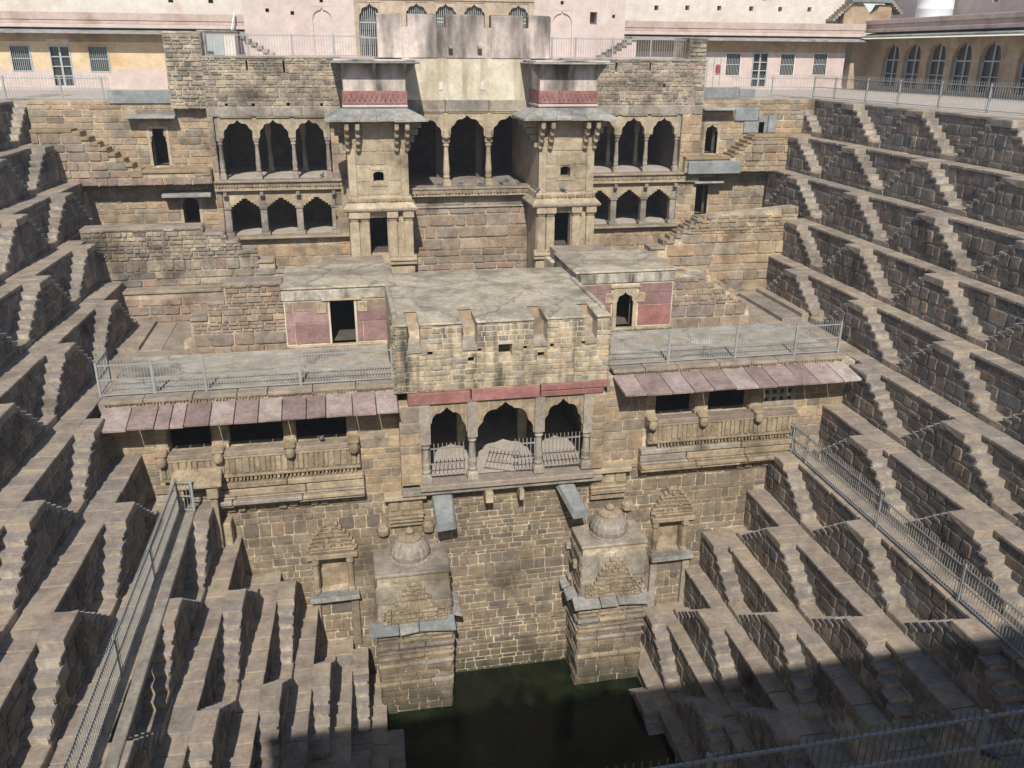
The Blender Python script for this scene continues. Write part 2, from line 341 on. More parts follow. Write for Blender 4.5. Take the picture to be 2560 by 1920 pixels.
def terrace(side, i):
    X = XR if side == 'R' else XL; xf = xr if side == 'R' else xl; s = 1 if side == 'R' else -1; a = AR if side == 'R' else AL
    yb = (YBR if side == 'R' else YBL)[i]; y0 = max(1.0, YN[i]-1.0); zt, zb = Z[i], Z[i+1]-.3
    word = 'right' if side == 'R' else 'left'
    lab = ('rim wall and topmost ledge along the %s side of the well' % word) if i == 0 else '%s stone terrace from the top along the %s side of the well' % (ORD[i], word)
    if i == 12: lab = 'lowest stone terrace at the waterline along the %s side' % word
    t = thing('stone_terrace', lab, 'terrace', (xf(i, 20), 20, Z[i]), 'stone terraces along the %s side' % word)
    out = 3.0 if i else 2.5
    def P(y, x, z): return (x, y, z)
    p = [(xf(i, y0), y0), (xf(i, yb), yb), (xf(i, yb)+s*out, yb), (xf(i, y0)+s*out, y0)]
    if s > 0: p = [p[0], p[3], p[2], p[1]]
    core = MB().hexa([(x, y, zb) for x, y in p]+[(x, y, zt-.05) for x, y in p]); core.build('wall_core', M['mortar'], t)
    # stones of the retaining wall, only where no stair stands before them
    th = math.atan2(1, a) if s < 0 else math.atan2(-1, -a)
    o = (xf(i, y0), y0, Z[i+1]) if s < 0 else (xf(i, yb), yb, Z[i+1])
    ap = apexes(side, i); Lw = math.hypot(yb-y0, xf(i, yb)-xf(i, y0)); H = Z[i]-Z[i+1]
    def pr(v0, v1):
        iv = [(0, Lw)]; vv = v0*1.5/H
        for y in ap:
            h = 0
            while h < PER/2-.05 and prof_h(h) > vv+.05: h += .05
            u = (y-y0) if s < 0 else (yb-y)
            iv = subtract(iv, u-h+.12, u+h-.12)
        return iv
    lay(t, 'dark', o, th, .0, H-.07, pr, H/4.2, .52, depth=.03, gap=.045, cap=290)
    # paving of the ledge on top
    if i:
        w = abs(X[i-1]-X[i]); n = int((yb-y0)/.8); ys = [y0+(yb-y0)*(k+U(-.2, .2))/n for k in range(n+1)]
        for q, r_ in zip(ys, ys[1:]):
            ym = (q+r_)/2; c = (xf(i, ym)+s*(w/2-.03)-s*.0, ym, Z[i]+U(-.008, .008))
            if seen(c, .05): put('paving_slab', slb('pave'), t, c, math.atan2(1, a)-pi/2, (w+.05, r_-q-.012, .09))
    else:
        n = int((yb-y0)/1.1)
        for k in range(n):
            ym = y0+(k+.5)*(yb-y0)/n; c = (xf(i, ym)+s*.36, ym, U(-.004, .012))
            if seen(c, .05): put('coping_slab', slb('pave'), t, c, math.atan2(1, a)-pi/2, (.8, (yb-y0)/n-.015, .1))
    return t

def stair_proto(side, var):
    s = 1 if side == 'R' else -1; d = -s       # d: direction into the pit
    t = thing('double_staircase', '', 'staircase', (0, 0, 0)); hp = PER/2
    prof = [(-hp, 0)]
    us = [-hp]+[-(LAN/2+TR*k) for k in range(5, -1, -1)]+[LAN/2+TR*k for k in range(0, 6)]+[hp]
    pts = []
    for a, b in zip(us, us[1:]):
        z = prof_h((a+b)/2)-.05; pts += [(a, z), (b, z)]
    poly = [(-hp, -.1)]+pts+[(hp, -.1)]
    c = MB().prismx(poly, min(0, d*(WST-.045)), max(0, d*(WST-.045))); c.build('stair_core', M['mortar'], t)
    for sg in (-1, 1):
        for k in range(5):
            a, b = LAN/2+TR*k, LAN/2+TR*(k+1); z = 1.5-.2167*(k+1)
            put('tread', slb('tread'), t, (d*(WST/2+.008), sg*((a+b)/2-.018), z+U(-.014, .008)), U(-.02, .02), (WST+U(-.03, .012), TR+.025+U(0, .015), .085))
            put('riser', slb('step'), t, (d*(WST/2-.035), sg*((a+b)/2-.035), z-.075), U(-.015, .015), (WST-.08, TR+.01, .17))
        put('landing_slab', slb('pave'), t, (d*WST/2, sg*(LAN/4+.004), 1.5+U(-.006, .004)), U(-.01, .01), (WST+.03, LAN/2-.012+.03, .22))
        a = LAN/2+TR*5; put('base_slab', slb('pave'), t, (d*WST/2, sg*(a+hp)/2, .2), 0, (WST+.02, hp-a-.01, .2))
    # stones of the face towards the pit
    th = pi/2 if d > 0 else -pi/2; o = (d*(WST-.05), 0, 0)
    for (v0, v1, k, k2) in ((0, .2, 99, None), (.2, .633, 4, 5), (.633, 1.067, 2, 3), (1.067, 1.28, 1, None)):
        e = hp if k == 99 else LAN/2+TR*k
        lay(t, 'dark', o, th, v0, v1, (-e+.01, e-.01), [v1-v0], .42, depth=.035, gap=.042, cap=999, cull=False, jit=.3)
        if k2:
            for sg in (-1, 1):
                a, b = e, LAN/2+TR*k2
                lay(t, 'dark', o, th, v0, v0+.2167, ((a, b) if sg > 0 else (-b, -a)), [.2167], .4, depth=.035, gap=.042, cap=999, cull=False, jit=0)
    lay(t, 'dark', o, th, 1.283, 1.42, (-LAN/2+.01, LAN/2-.01), [.137], .5, depth=.05, gap=.02, cap=999, cull=False)
    return t
def copy_tree(o, parent=None):
    c = o.copy(); COL.objects.link(c); c.parent = parent
    if o.name in ORG: ORG[c.name] = ORG[o.name]
    for ch in o.children: copy_tree(ch, c)
    return c
for side in 'RL':
    for i in range(13): terrace(side, i)
    protos = [stair_proto(side, v) for v in range(3)]; used = set(); word = 'right' if side == 'R' else 'left'; xf = xr if side == 'R' else xl
    for i in range(13):
        yb = (YBR if side == 'R' else YBL)[i]; n = 0
        for y in sorted(apexes(side, i), reverse=True):
            if y > yb+.3 or y < YN[i]+1.2: continue
            n += 1
            if not any(seen((xf(i, y), y+q, Z[i]+dz), .05) for q in (-2, 0, 2) for dz in (0, -1.5)): continue
            k = rnd.randrange(3)
            t = protos[k] if k not in used else copy_tree(protos[k]); used.add(k)
            h = (Z[i]-Z[i+1])
            t.location = (xf(i, y), y, Z[i+1]); t.scale = (1, 1, h/1.5*.999); t.rotation_euler = (0, 0, -(AR if side == 'R' else AL))
            t['label'] = 'double flight of stone steps, %s terrace down the %s side, %s out from the palace' % (ORD[i], word, ['first', 'second', 'third', 'fourth', 'fifth', 'sixth', 'seventh'][min(6, n-1)])
            t['group'] = 'double staircases down the %s side' % word

hz = bpy.data.materials.new('haze'); hz.use_nodes = True; hn = hz.node_tree.nodes; hn.remove(hn['Principled BSDF'])
pv = hn.new('ShaderNodeVolumePrincipled'); pv.inputs['Density'].default_value = HAZE; pv.inputs['Color'].default_value = (.93, .94, .96, 1); pv.inputs['Anisotropy'].default_value = .3
hz.node_tree.links.new(pv.outputs[0], hn['Material Output'].inputs['Volume'])
tag(MB().box(-95, 95, -95, 95, -22, 12).build('haze', hz), kind='stuff')
# ------------------------------------------------------------------ lower palace front
def bounds(z):
    for i in range(13):
        if Z[i+1] <= z < Z[i]: return xl(i, 24.3), xr(i, 24.3)
    return xl(12, 24.3), xr(12, 24.3)
YF = 24.3
def lower_wall(name, label, x0, x1, z0, z1, y, wc, hc, holes=(), key='low', cap=300):
    t = thing(name, label, 'wall', ((x0+x1)/2, y, z0))
    MB().walls(x0, x1, z0, z1, y, 1.5, holes).build('wall_core', M['facmort'], t)
    def pr(v0, v1):
        a, b = bounds(z0+(v0+v1)/2); a = max(x0, a-.2)-x0; b = min(x1, b+.2)-x0
        return [(a, b)] if b > a else []
    lay(t, key, (x0, y, z0), 0, 0, z1-z0, pr, hc, wc, [(h[0]-x0, h[1]-x0, h[2]-z0, h[3]-z0) for h in holes], cap=cap, depth=.028, gap=.035)
    return t
nl = (-1.45, -.55, -14.5, -13.2); nr = (10.02, 10.9, -14.3, -13.05)
lower_wall('stone_wall', 'rough stone wall under the left gallery, with a pillared niche in it', -6.8, 1.93, -18.6, -11.05, YF, lambda v: rnd.choice((.32, .45, .6)), lambda v: rnd.choice((.16, .24, .3, .36)), [nl])
lower_wall('stone_wall', 'tall stone wall of the well between the two domed shrines, down to the water', 1.93, 7.45, -18.6, -11.02, YF+.02, lambda v: rnd.choice((.3, .42, .55)), lambda v: rnd.choice((.15, .2, .2, .26, .3)), [], 'low')
lower_wall('stone_wall', 'rough stone wall under the right gallery, with a pillared niche in it', 7.45, 16.6, -18.6, -10.85, YF, lambda v: rnd.choice((.34, .46, .6)), lambda v: rnd.choice((.18, .26, .32, .38)), [nr])

def niche(word, x0, x1, hole, zt):
    cx = (hole[0]+hole[1])/2
    t = thing('wall_shrine', 'small pillared wall niche with carved triangular pediment, to the %s of the pool' % word, 'niche', (cx, YF, hole[2]), 'pillared wall niches above the pool')
    MB().box(hole[0]-.02, hole[1]+.02, YF+.32, YF+.5, hole[2]-.02, hole[3]+.02).build('back_slab', M['carved'], t)
    z1 = hole[3]
    for sx, w in ((hole[0]-.2, .2), (hole[1], .2)):
        b = MB().lathe([(.13, hole[2]), (.13, hole[2]+.12), (.09, hole[2]+.16), (.105, hole[2]+.6), (.085, z1-.25), (.13, z1-.18), (.13, z1)], sx+w/2, YF-.06, 8); b.build('pilaster', M['carved'], t)
    MB().box(x0, x1, YF-.2, YF+.05, z1, z1+.17).taper(x0+.12, x1-.12, YF-.14, YF+.05, z1+.17, z1+.32, .06).build('lintel', M['carved'], t, bevel=.02)
    h = zt-z1-.32; hw = (x1-x0)/2-.1; nt = 7
    for k in range(nt):
        w = hw*(1-(k/nt)**1.35)+.05; za = z1+.32+h*k/nt
        MB().taper(cx-w, cx+w, YF-.1-.05*(1-k/nt), YF+.05, za, za+h/nt*.55, .03).box(cx-w+.05, cx+w-.05, YF-.09, YF+.05, za+h/nt*.55, za+h/nt).build('pediment_tier', M['carved'], t, bevel=.012)
        for s2 in (-1, 1): put('leaf_knob', blk('carved'), t, (cx+s2*w, YF-.08, za+h/nt*.5), 0, (.1, .1, h/nt*.9))
    lay(t, 'carved', (cx, YF-.1, z1+.34), 0, 0, h*.85, lambda a, b: [(-hw*(1-b/h)*.8, hw*(1-b/h)*.8)] if b < h*.9 else [], .16, h/nt, depth=.06, gap=.05, cap=60, name='carved_block', cull=False)
    MB().hexa([(x0, YF-.42, hole[2]-.18), (x1, YF-.42, hole[2]-.16), (x1, YF+.05, hole[2]-.18), (x0, YF+.05, hole[2]-.18), (x0+.02, YF-.38, hole[2]-.02), (x1-.02, YF-.38, hole[2]-.03), (x1-.02, YF+.05, hole[2]-.01), (x0+.02, YF+.05, hole[2]-.01)]).build('sill_slab', M['lichen'], t, bevel=.02)
    zb = -16.6
    for sx in (x0+.06, x1-.3):
        MB().box(sx, sx+.25, YF-.16, YF+.05, zb, hole[2]-.3).build('post', M['warm' if word == 'left' else 'dressed_grey'], t, bevel=.015)
        MB().box(sx-.04, sx+.29, YF-.22, YF+.05, hole[2]-.3, hole[2]-.18).build('capital', M['carved'], t, bevel=.015)
niche('left', -1.8, -.2, nl, -11.87); niche('right', 9.75, 11.3, nr, -11.73)

def pier(word, x0, x1, yf, zt, sx):
    t = thing('domed_shrine', 'square stone shrine with ribbed dome and carved pediment at the %s corner of the pool' % word, 'shrine', ((x0+x1)/2, yf+.7, -18.4), 'domed shrines standing in the pool')
    zc = -14.95
    MB().box(x0+.04, x1-.04, yf+.04, YF, -18.7, zt).build('shaft_core', M['facmort'], t)
    w = x1-x0
    lay(t, 'low', (x0, yf+.04, -18.6), 0, 0, 3.3, (0, w), .24, .5, depth=.06, cap=120)
    lay(t, 'carved', (x0, yf+.04, -15.3), 0, 0, .3, (0, w), [.3], .2, depth=.1, name='carved_block', cap=60)
    lay(t, 'dressed_grey', (x0, yf+.04, zc+.1), 0, 0, zt-zc-.35, (0, w), .6, .9, depth=.05, gap=.012, cap=120)
    # the side seen from the middle
    xs, th = (x1-.04, pi/2) if sx > 0 else (x0+.04, -pi/2)
    ob = (xs, yf, -18.6) if sx > 0 else (xs, YF, -18.6)
    lay(t, 'low', ob, th, 0, zt+18.3, (0, YF-yf), .25, .4, depth=.08, jit=.5, cap=150)
    xs2, th2 = (x0+.04, -pi/2) if sx > 0 else (x1-.04, pi/2)
    ob2 = (xs2, YF, -18.6) if sx > 0 else (xs2, yf, -18.6)
    lay(t, 'low', ob2, th2, 0, zt+18.3, (0, YF-yf), .25, .4, depth=.06, cap=90)
    MB().box(x0-.02, x1+.02, yf-.02, YF, zt-.02, zt+.1).build('top_slab', M['dressed_grey'], t, bevel=.03)
    cx = (x0+x1)/2; cw = (x1-x0)/2
    for z0, hgt, e in ((-15.42, .1, .1), (-15.62, .08, .05), (-15.82, .13, .13), (-16.05, .07, .06), (-16.22, .1, .1), (-16.55, .12, .08), (-17.3, .14, .07)):
        n = 3; cu = [x0-e*.7+(w+e*1.4)*(k+(U(-.2, .2) if 0 < k < n else 0))/n for k in range(n+1)]
        for a, b in zip(cu, cu[1:]): MB().box(a+.008, b-.008, yf-e+U(-.02, .02), yf+.1, z0, z0+hgt).build('moulding', M['carved'] if rnd.random() < .5 else M['dressed_grey'], t, bevel=.02)
        xa = x1 if sx > 0 else x0
        MB().box(min(xa, xa+sx*e), max(xa, xa+sx*e), yf+.02, YF-.05, z0+.004, z0+hgt).build('moulding', M['dressed_grey'], t, bevel=.02)
    for k in range(7):
        yy = yf+.15+U(0, 1.1); zz = U(-15.9, -13.6); xa = x1 if sx > 0 else x0
        MB().box(min(xa-sx*.05, xa+sx*U(.08, .2)), max(xa-sx*.05, xa+sx*.12), yy, yy+U(.15, .35), zz, zz+U(.12, .3)).build('broken_stone', M['carved'] if k % 2 else M['dressed_grey'], t, bevel=.03)
    # chajja of broken slabs
    n = 3; cuts = [x0-.3, x0+w*.28, x0+w*.55, x1+.12]
    for a, b in zip(cuts, cuts[1:]):
        e = U(-.06, .08)
        MB().hexa([(a+.01, yf-.42+e, zc-.1), (b-.01, yf-.42-e, zc-.1), (b-.02, yf+.05, zc+.06), (a+.02, yf+.05, zc+.06), (a+.01, yf-.42+e, zc-.02), (b-.01, yf-.42-e, zc-.02), (b-.02, yf+.05, zc+.15), (a+.02, yf+.05, zc+.15)]).build('eave_slab', M['slate'] if rnd.random() < .5 else M['lichen'], t, bevel=.015)
    xe, s2 = (x1, 1) if sx > 0 else (x0, -1)
    for k in range(2):
        a, b = yf+.15+k*.7, yf+.75+k*.62
        p = [(xe-s2*.02, a, zc+.05), (xe+s2*.4, a+.05, zc-.12), (xe+s2*.38, b, zc-.1), (xe-s2*.02, b, zc+.06)]
        if s2 > 0: MB().hexa(p+[(x, y, z+.1) for x, y, z in p]).build('eave_slab', M['lichen'], t, bevel=.015)
        else: MB().hexa(p[::-1]+[(x, y, z+.1) for x, y, z in p[::-1]]).build('eave_slab', M['lichen'], t, bevel=.015)
    # carved pediment of little stones, broad below, pointed above
    hh = 1.5
    def spade(v): v = v/hh; return .64*(1-v**2.2)*(1 if v > .12 else .92)+.06*(1-v)
    sp = [(cx+s2*spade(hh*k/12), zc+.12+hh*k/12) for s2, rg in ((1, range(13)), (-1, range(12, -1, -1))) for k in rg]
    MB().prism(sp, yf-.09, yf+.06).build('pediment', M['dressed_grey'], t, bevel=.02)
    for k in range(9):
        w = spade(hh*k/9); za = zc+.12+hh*k/9
        MB().taper(cx-w+.02, cx+w-.02, yf-.13-.02*(k % 2), yf-.05, za, za+.06, .015).build('pediment_tier', M['carved'], t, bevel=.01)
        for s2 in (-1, 1): put('leaf_knob', blk('carved'), t, (cx+s2*w, yf-.06, za+.07), 0, (.1, .1, .12))
    lay(t, 'carved', (cx, yf-.09, zc+.17), 0, 0, hh*.85, lambda a, b: [(-spade(b)*.82, spade(b)*.82)], .13, hh/9, depth=.06, gap=.045, cap=120, name='carved_block', cull=False)
    put('medallion', blk('carved'), t, (cx, yf-.12, zc+.62), 0, (.3, .07, .3))
    for px in (x0+.12, x1-.42): lay(t, 'carved', (px, yf-.02, zc+.12), 0, 0, .55, (0, .32), .12, .15, depth=.12, name='carved_block', cull=False)
    # dome
    dz = zt+.08; dy = YF-.66
    pr = [(.66, dz), (.66, dz+.07), (.6, dz+.1), (.64, dz+.28), (.6, dz+.46), (.47, dz+.64), (.36, dz+.72)]
    d = MB().lathe(pr, cx, dy, 40, rib=.035).build('dome', M['dressed_grey'], t)
    MB().lathe([(.36, dz+.71), (.4, dz+.75), (.38, dz+.8), (.24, dz+.86), (.16, dz+.88)], cx, dy, 32, rib=.06).build('dome_cap', M['carved'], t)
    MB().lathe([(.1, dz+.87), (.15, dz+.92), (.16, dz+.98), (.1, dz+1.05), (.04, dz+1.08)], cx, dy, 12).build('finial', M['carved'], t)
    # small door relief below the eave
    MB().box(cx-.35, cx+.35, yf-.03, yf+.1, zc-.65, zc-.15).build('carved_panel', M['carved'], t, bevel=.02)
    for px in (cx-.5, cx+.4): MB().box(px, px+.1, yf-.06, yf+.1, zc-.75, zc-.12).build('pilaster', M['carved'], t, bevel=.01)
pier('left', .3, 2.6, 22.7, -13.18, 1); pier('right', 6.93, 9.15, 22.9, -13.0, -1)
# carved brackets above the domes and slanting stone beams
def frieze(word, x0, x1, z0, z1):
    t = thing('carved_frieze', 'carved frieze block under the arched pavilion above the %s dome' % word, 'frieze', ((x0+x1)/2, YF, z0), 'carved friezes above the domes')
    MB().box(x0, x1, YF-.22, YF, z0, z1).build('body', M['carved'], t, bevel=.02)
    MB().box(x0-.12, x1+.1, YF-.42, YF, z1, z1+.16).build('cornice', M['dressed'], t, bevel=.02)
    for k in range(3): put('carved_panel', blk('carved'), t, (x0+(k+.5)*(x1-x0)/3, YF-.21, z1-.24), 0, ((x1-x0)/3-.05, .06, .4))
    for k in range(4): MB().box(x0-.03+.02*k, x1+.03-.02*k, YF-.26+.02*k, YF-.05, z1-.62-.14*k, z1-.55-.14*k).build('moulding', M['carved'], t, bevel=.015)
    for px in (x0-.3, x1+.05):
        MB().lathe([(.05, z0-.6), (.2, z0-.5), (.22, z0-.3), (.12, z0-.15)], px+.1, YF-.08, 8).build('worn_figure', M['carved'], t)
frieze('left', .85, 1.95, -12.0, -11.2); frieze('right', 7.5, 8.7, -11.9, -10.85)
for word, x0, x1, dx, dy in (('left', 2.2, 2.88, .06, -1.12), ('right', 6.12, 6.7, .55, -1.12)):
    a, b = -10.68, -11.72
    o = MB().hexa([(x0+dx, YF+dy, b-.34), (x1+dx, YF+dy+.1, b-.34), (x1, YF+.1, a-.3), (x0, YF+.1, a-.3), (x0+dx+.04, YF+dy+.05, b), (x1+dx-.1, YF+dy+.12, b-.04), (x1, YF+.1, a), (x0, YF+.1, a)]).build('stone_spout', M['slate'], None, bevel=.04)
    tag(o, 'big slanting grey stone slab jutting from the wall beside the %s dome' % word, 'stone slab', 'slanting slabs above the pool')

# ------------------------------------------------------------------ long galleries to both sides
def cap_roof(t, x0, x1, y0, y1, z): MB().box(x0, x1, y0, y1, z-.25, z).build('roof_deck', M['cement'], t, bevel=.02)
def gallery(word, x0, x1, ox, sgn, eaves, jali=None):
    t = thing('long_gallery', 'low %s gallery with a sloping eave of pink slabs over dark openings and carved parapet' % word, 'gallery', ((x0+x1)/2, YF, -10.9))
    zf = -9.15; holes = [(a, b, -9.15, -7.95) for a, b in ox]; wh = holes+([(jali[0]+.04, jali[1]-.04, -8.95, -8.1)] if jali else [])
    MB().walls(x0, x1, -11.05, -7.6, YF, .5, wh).build('front_wall', M['facmort'], t)
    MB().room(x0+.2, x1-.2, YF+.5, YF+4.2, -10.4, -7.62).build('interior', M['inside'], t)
    lx0, lx1 = x0, x1
    hs = [(h[0]-x0, h[1]-x0, h[2]+11.05-.05, h[3]+11.05+.3) for h in wh]
    c0, c1 = min(a for a, b in ox), max(b for a, b in ox)
    cc0, cc1 = c0-.35, c1+.35
    if jali: cc1 = jali[1]+.1
    lay(t, 'facade', (x0, YF, -11.05), 0, .02, 3.1, (0, x1-x0), .3, .55, hs+[(cc0-x0, cc1-x0, 0, 1.95)], cap=170, depth=.022)
    # window posts with brackets below
    posts = sorted({a-.18 for a, b in ox} | {b+.18 for a, b in ox}); pp = []
    for p_ in posts:
        if not pp or p_-pp[-1] > .5: pp.append(p_)
    for p_ in pp:
        MB().box(p_-.15, p_+.15, YF-.03, YF+.42, -9.05, -7.9).taper(p_-.15, p_+.15, YF-.03, YF+.42, -8.1, -7.9, .1).box(p_-.2, p_+.2, YF-.07, YF+.42, -9.12, -8.98).build('window_post', M['dressed'], t, bevel=.02)
        b = MB().hexa([(p_-.16, YF-.05, -9.5), (p_+.16, YF-.05, -9.5), (p_+.16, YF+.1, -9.5), (p_-.16, YF+.1, -9.5), (p_-.17, YF-.45, -9.05), (p_+.17, YF-.45, -9.05), (p_+.17, YF+.1, -8.95), (p_-.17, YF+.1, -8.95)])
        b.lathe([(.08, -9.42), (.15, -9.36), (.16, -9.2), (.1, -9.1)], p_, YF-.4, 8); b.build('bracket', M['carved'], t, bevel=.03)
    # sill, carved rail panels, pierced strip, heavy mouldings
    MB().box(cc0+.3, cc1-.1, YF-.3, YF+.1, -9.28, -9.12).build('sill', M['warm'], t, bevel=.02)
    MB().box(cc0+.1, cc1, YF-.24, YF+.1, -10.0, -9.3).build('parapet_core', M['carved'], t)
    lay(t, 'carved', (cc0+.1, YF-.24, -9.88), 0, 0, .56, (0, cc1-cc0-.1), [.56], .16, depth=.045, gap=.035, cap=80, name='carved_panel', jit=.2)
    for zz, e in ((-9.32, .3), (-9.94, .3)): MB().box(cc0+.08, cc1, YF-e, YF, zz-.035, zz+.035).build('parapet_rail', M['carved'], t, bevel=.012)
    lay(t, 'carved', (cc0+.4, YF-.22, -10.14), 0, 0, .15, (0, cc1-cc0-.5), [.15], .11, depth=.05, gap=.05, cap=80, name='pierced_block', jit=.1)
    for z0, z1, e in ((-10.34, -10.16, .34), (-10.62, -10.38, .3), (-10.82, -10.68, .5), (-10.68, -10.63, .36), (-10.93, -10.83, .42)):
        n = 3; cu = [cc0-.15+(cc1-cc0+.25)*(k+(U(-.15, .15) if 0 < k < n else 0))/n for k in range(n+1)]
        for a, b in zip(cu, cu[1:]): MB().box(a, b-.02, YF-e+U(-.03, .02), YF, z0, z1+U(-.01, .01)).build('moulding', M['carved'] if rnd.random() < .6 else M['dressed_grey'], t, bevel=.025)
    lay(t, 'carved', (cc0-.1, YF-.02, -11.25), 0, 0, .26, (0, cc1-cc0+.15), [.26], .3, depth=.09, gap=.05, cap=40, name='rosette_block', jit=.1)
    if jali:
        j = MB().walls(jali[0], jali[1], -9.02, -8.0, YF-.04, .12, [(jali[0]+.09+k*.27, jali[0]+.23+k*.27, -8.85+r_*.27, -8.71+r_*.27) for k in range(5) for r_ in range(3)])
        j.build('pierced_screen', M['dressed_grey'], t)
    # eave slabs
    n = len(eaves)-1; es = [x0e+(x1e-x0e)*(e-eaves[0])/(eaves[-1]-eaves[0]) for x0e, x1e in [ox_e[word]] for e in eaves]
    for k, (a, b) in enumerate(zip(es, es[1:])):
        dz = U(-.015, .015); sk = ox_sk[word]
        MB().hexa([(a+.012+sk, YF-1.02+U(-.02, .02), -7.95+dz), (b-.012+sk, YF-1.02+U(-.02, .02), -7.95+dz), (b-.012, YF+.05, -7.70), (a+.012, YF+.05, -7.70), (a+.012+sk, YF-1.03, -7.87+dz), (b-.012+sk, YF-1.03, -7.87+dz), (b-.012, YF+.05, -7.59), (a+.012, YF+.05, -7.59)]).build('eave_slab', M['eave'], t, bevel=.012)
    e0, e1 = ox_e[word]
    MB().box(e0+.1, e1-.05, YF+.02, YF+.4, -7.6, -7.5).build('eave_bed', M['cream'], t)
    n = 7; cu = [e0+(e1-e0)*(k+(U(-.15, .15) if 0 < k < n else 0))/n for k in range(n+1)]
    for a, b in zip(cu, cu[1:]): MB().box(a, b-.02, YF-.1+U(-.02, .03), YF+.55, -7.49, -7.38+U(-.012, .012)).build('cornice_slab', M['pave'], t, bevel=.015)
    lay(t, 'carved', (e0+.05, YF-.02, -7.54), 0, 0, .06, (0, e1-e0-.1), [.06], .09, depth=.06, gap=.03, cap=110, name='dentil', jit=.05)
    cap_roof(t, e0+.1, e1-.05, YF+.5, YF+3.8, -7.385)
    return t
ox_e = {'left': (-7.05, 1.27), 'right': (8.1, 16.15)}; ox_sk = {'left': 0, 'right': .12}
gallery('left', -7.0, 1.3, [(-5.45, -4.22), (-3.75, -2.15), (-1.8, -.28)], 1, [535, 720, 890, 985, 1075, 1235, 1390, 1545, 1700, 1860, 1990, 2170, 2330, 2480])
gallery('right', 7.85, 16.6, [(9.62, 11.0), (11.45, 12.95)], -1, [0, 25, 55, 80, 104, 130, 158, 180, 210, 232, 262, 285], (13.35, 14.55))
# little carved canopy at the left end of the left gallery
t = thing('stone_canopy', 'small stone canopy over a doorway at the left end of the long gallery', 'canopy', (-4.7, YF, -10.7))
MB().hexa([(-5.4, YF-.95, -9.95), (-3.95, YF-.95, -9.95), (-4.0, YF, -9.62), (-5.35, YF, -9.62), (-5.4, YF-.95, -9.83), (-3.95, YF-.95, -9.83), (-4.0, YF, -9.5), (-5.35, YF, -9.5)]).build('roof_slab', M['carved'], t, bevel=.03)
for px in (-5.2, -4.25): MB().box(px-.1, px+.1, YF-.75, YF-.55, -12.1, -10.35).box(px-.16, px+.16, YF-.85, YF-.45, -10.35, -9.9).build('post', M['dressed'], t, bevel=.02)
MB().box(-5.4, -3.9, YF-.5, YF, -12.2, -11.4).build('step_block', M['dressed'], t, bevel=.03)

# ------------------------------------------------------------------ arched pavilion in the middle
YP = 23.9
t = thing('arched_pavilion', 'central stone pavilion with three scalloped arches, red lintel and notched parapet', 'pavilion', (4.6, YP, -10.7))
x0, x1 = 1.25, 7.85; zt = -5.42; NT = [(1.64, 2.02), (3.27, 3.7), (5.44, 5.84), (7.05, 7.4)]
dots = [(2.22, 2.38, -6.47, -6.33), (3.42, 3.62, -6.75, -6.58), (3.72, 3.85, -6.43, -6.31), (4.36, 4.78, -6.6, -6.14), (5.12, 5.25, -6.43, -6.31), (5.56, 5.78, -6.7, -6.54), (5.95, 6.08, -6.43, -6.29), (6.94, 7.06, -6.38, -6.27)]
zn = -6.22
MB().walls(x0+.04, x1-.04, -7.6, zn, YP+.05, .5, dots).build('wall_core', M['facmort'], t)
MB().box(x0+.1, x1-.1, YP+.54, YP+.7, -7.6, zn-.02).build('hole_backing', M['inside'], t)
segs = [x0+.04]+[v for n_ in NT for v in n_]+[x1-.04]
for a, b in zip(segs[::2], segs[1::2]):
    MB().box(a+.02, b-.02, YP+.05, YP+1.1, zn, zt-.06).build('merlon_core', M['cream'], t)
    MB().hexa([(a-.02, YP-.02, zt-.1), (b+.02, YP-.02, zt-.1), (b+.02, YP+1.12, zt-.06), (a-.02, YP+1.12, zt-.06), (a-.02, YP+.02, zt-.03), (b+.02, YP+.02, zt-.02), (b+.02, YP+1.12, zt+.03), (a-.02, YP+1.12, zt+.03)]).build('merlon_cap', M['plast_roof'], t, bevel=.03)
for a, b in NT:
    MB().hexa([(a, YP, zn-.12), (b, YP, zn-.12), (b, YP+1.1, zn-.05), (a, YP+1.1, zn-.05), (a, YP, zn-.02), (b, YP, zn-.02), (b, YP+1.12, zn+.28), (a, YP+1.12, zn+.28)]).build('notch_floor', M['dressed_grey'], t)
    MB().box(a, b, YP+1.1, YP+1.2, zn-.1, zt).build('notch_back', M['ochre'], t)
hs = [(h[0]-x0, h[1]-x0, h[2]+7.6, h[3]+7.6) for h in dots]+[(a-x0, b-x0, 7.6+zn-.1, 9) for a, b in NT]
lay(t, 'brick', (x0, YP+.06, -7.6), 0, .02, 7.6+zt-.08-.0, (0, x1-x0), .15, .27, hs, depth=.028, gap=.022, cap=300, jit=.45)
lay(t, 'brick', (x1-.02, YP, -7.6), pi/2, 0, 2.1, (0, 1.2), .15, .3, depth=.05, cap=40); lay(t, 'brick', (x0+.02, YP+1.2, -7.6), -pi/2, 0, 2.1, (0, 1.2), .15, .3, depth=.05, cap=40)
MB().box(x0+.02, x1-.02, YP+1.12, 30.1, -5.7, zt).build('roof_deck', M['plast_roof'], t)
for a, b in ((x0, x0+.16), (x1-.16, x1)): MB().box(a, b, YP+.6, 28.3, -7.6, zt+.08).build('roof_kerb', M['plast_roof'], t, bevel=.03)
MB().box(x0+.3, x1-.3, YP+.6, 30.1, -7.6, -5.72).build('body', M['facmort'], t)
for a, b, z0, z1 in ((1.58, 3.48, -7.99, -7.62), (3.52, 5.64, -7.97, -7.6), (5.68, 7.88, -7.78, -7.58), (5.68, 7.7, -7.97, -7.8)):
    MB().box(a, b, YP-.05, YP+.5, z0, z1).build('red_lintel', M['red'], t, bevel=.015)
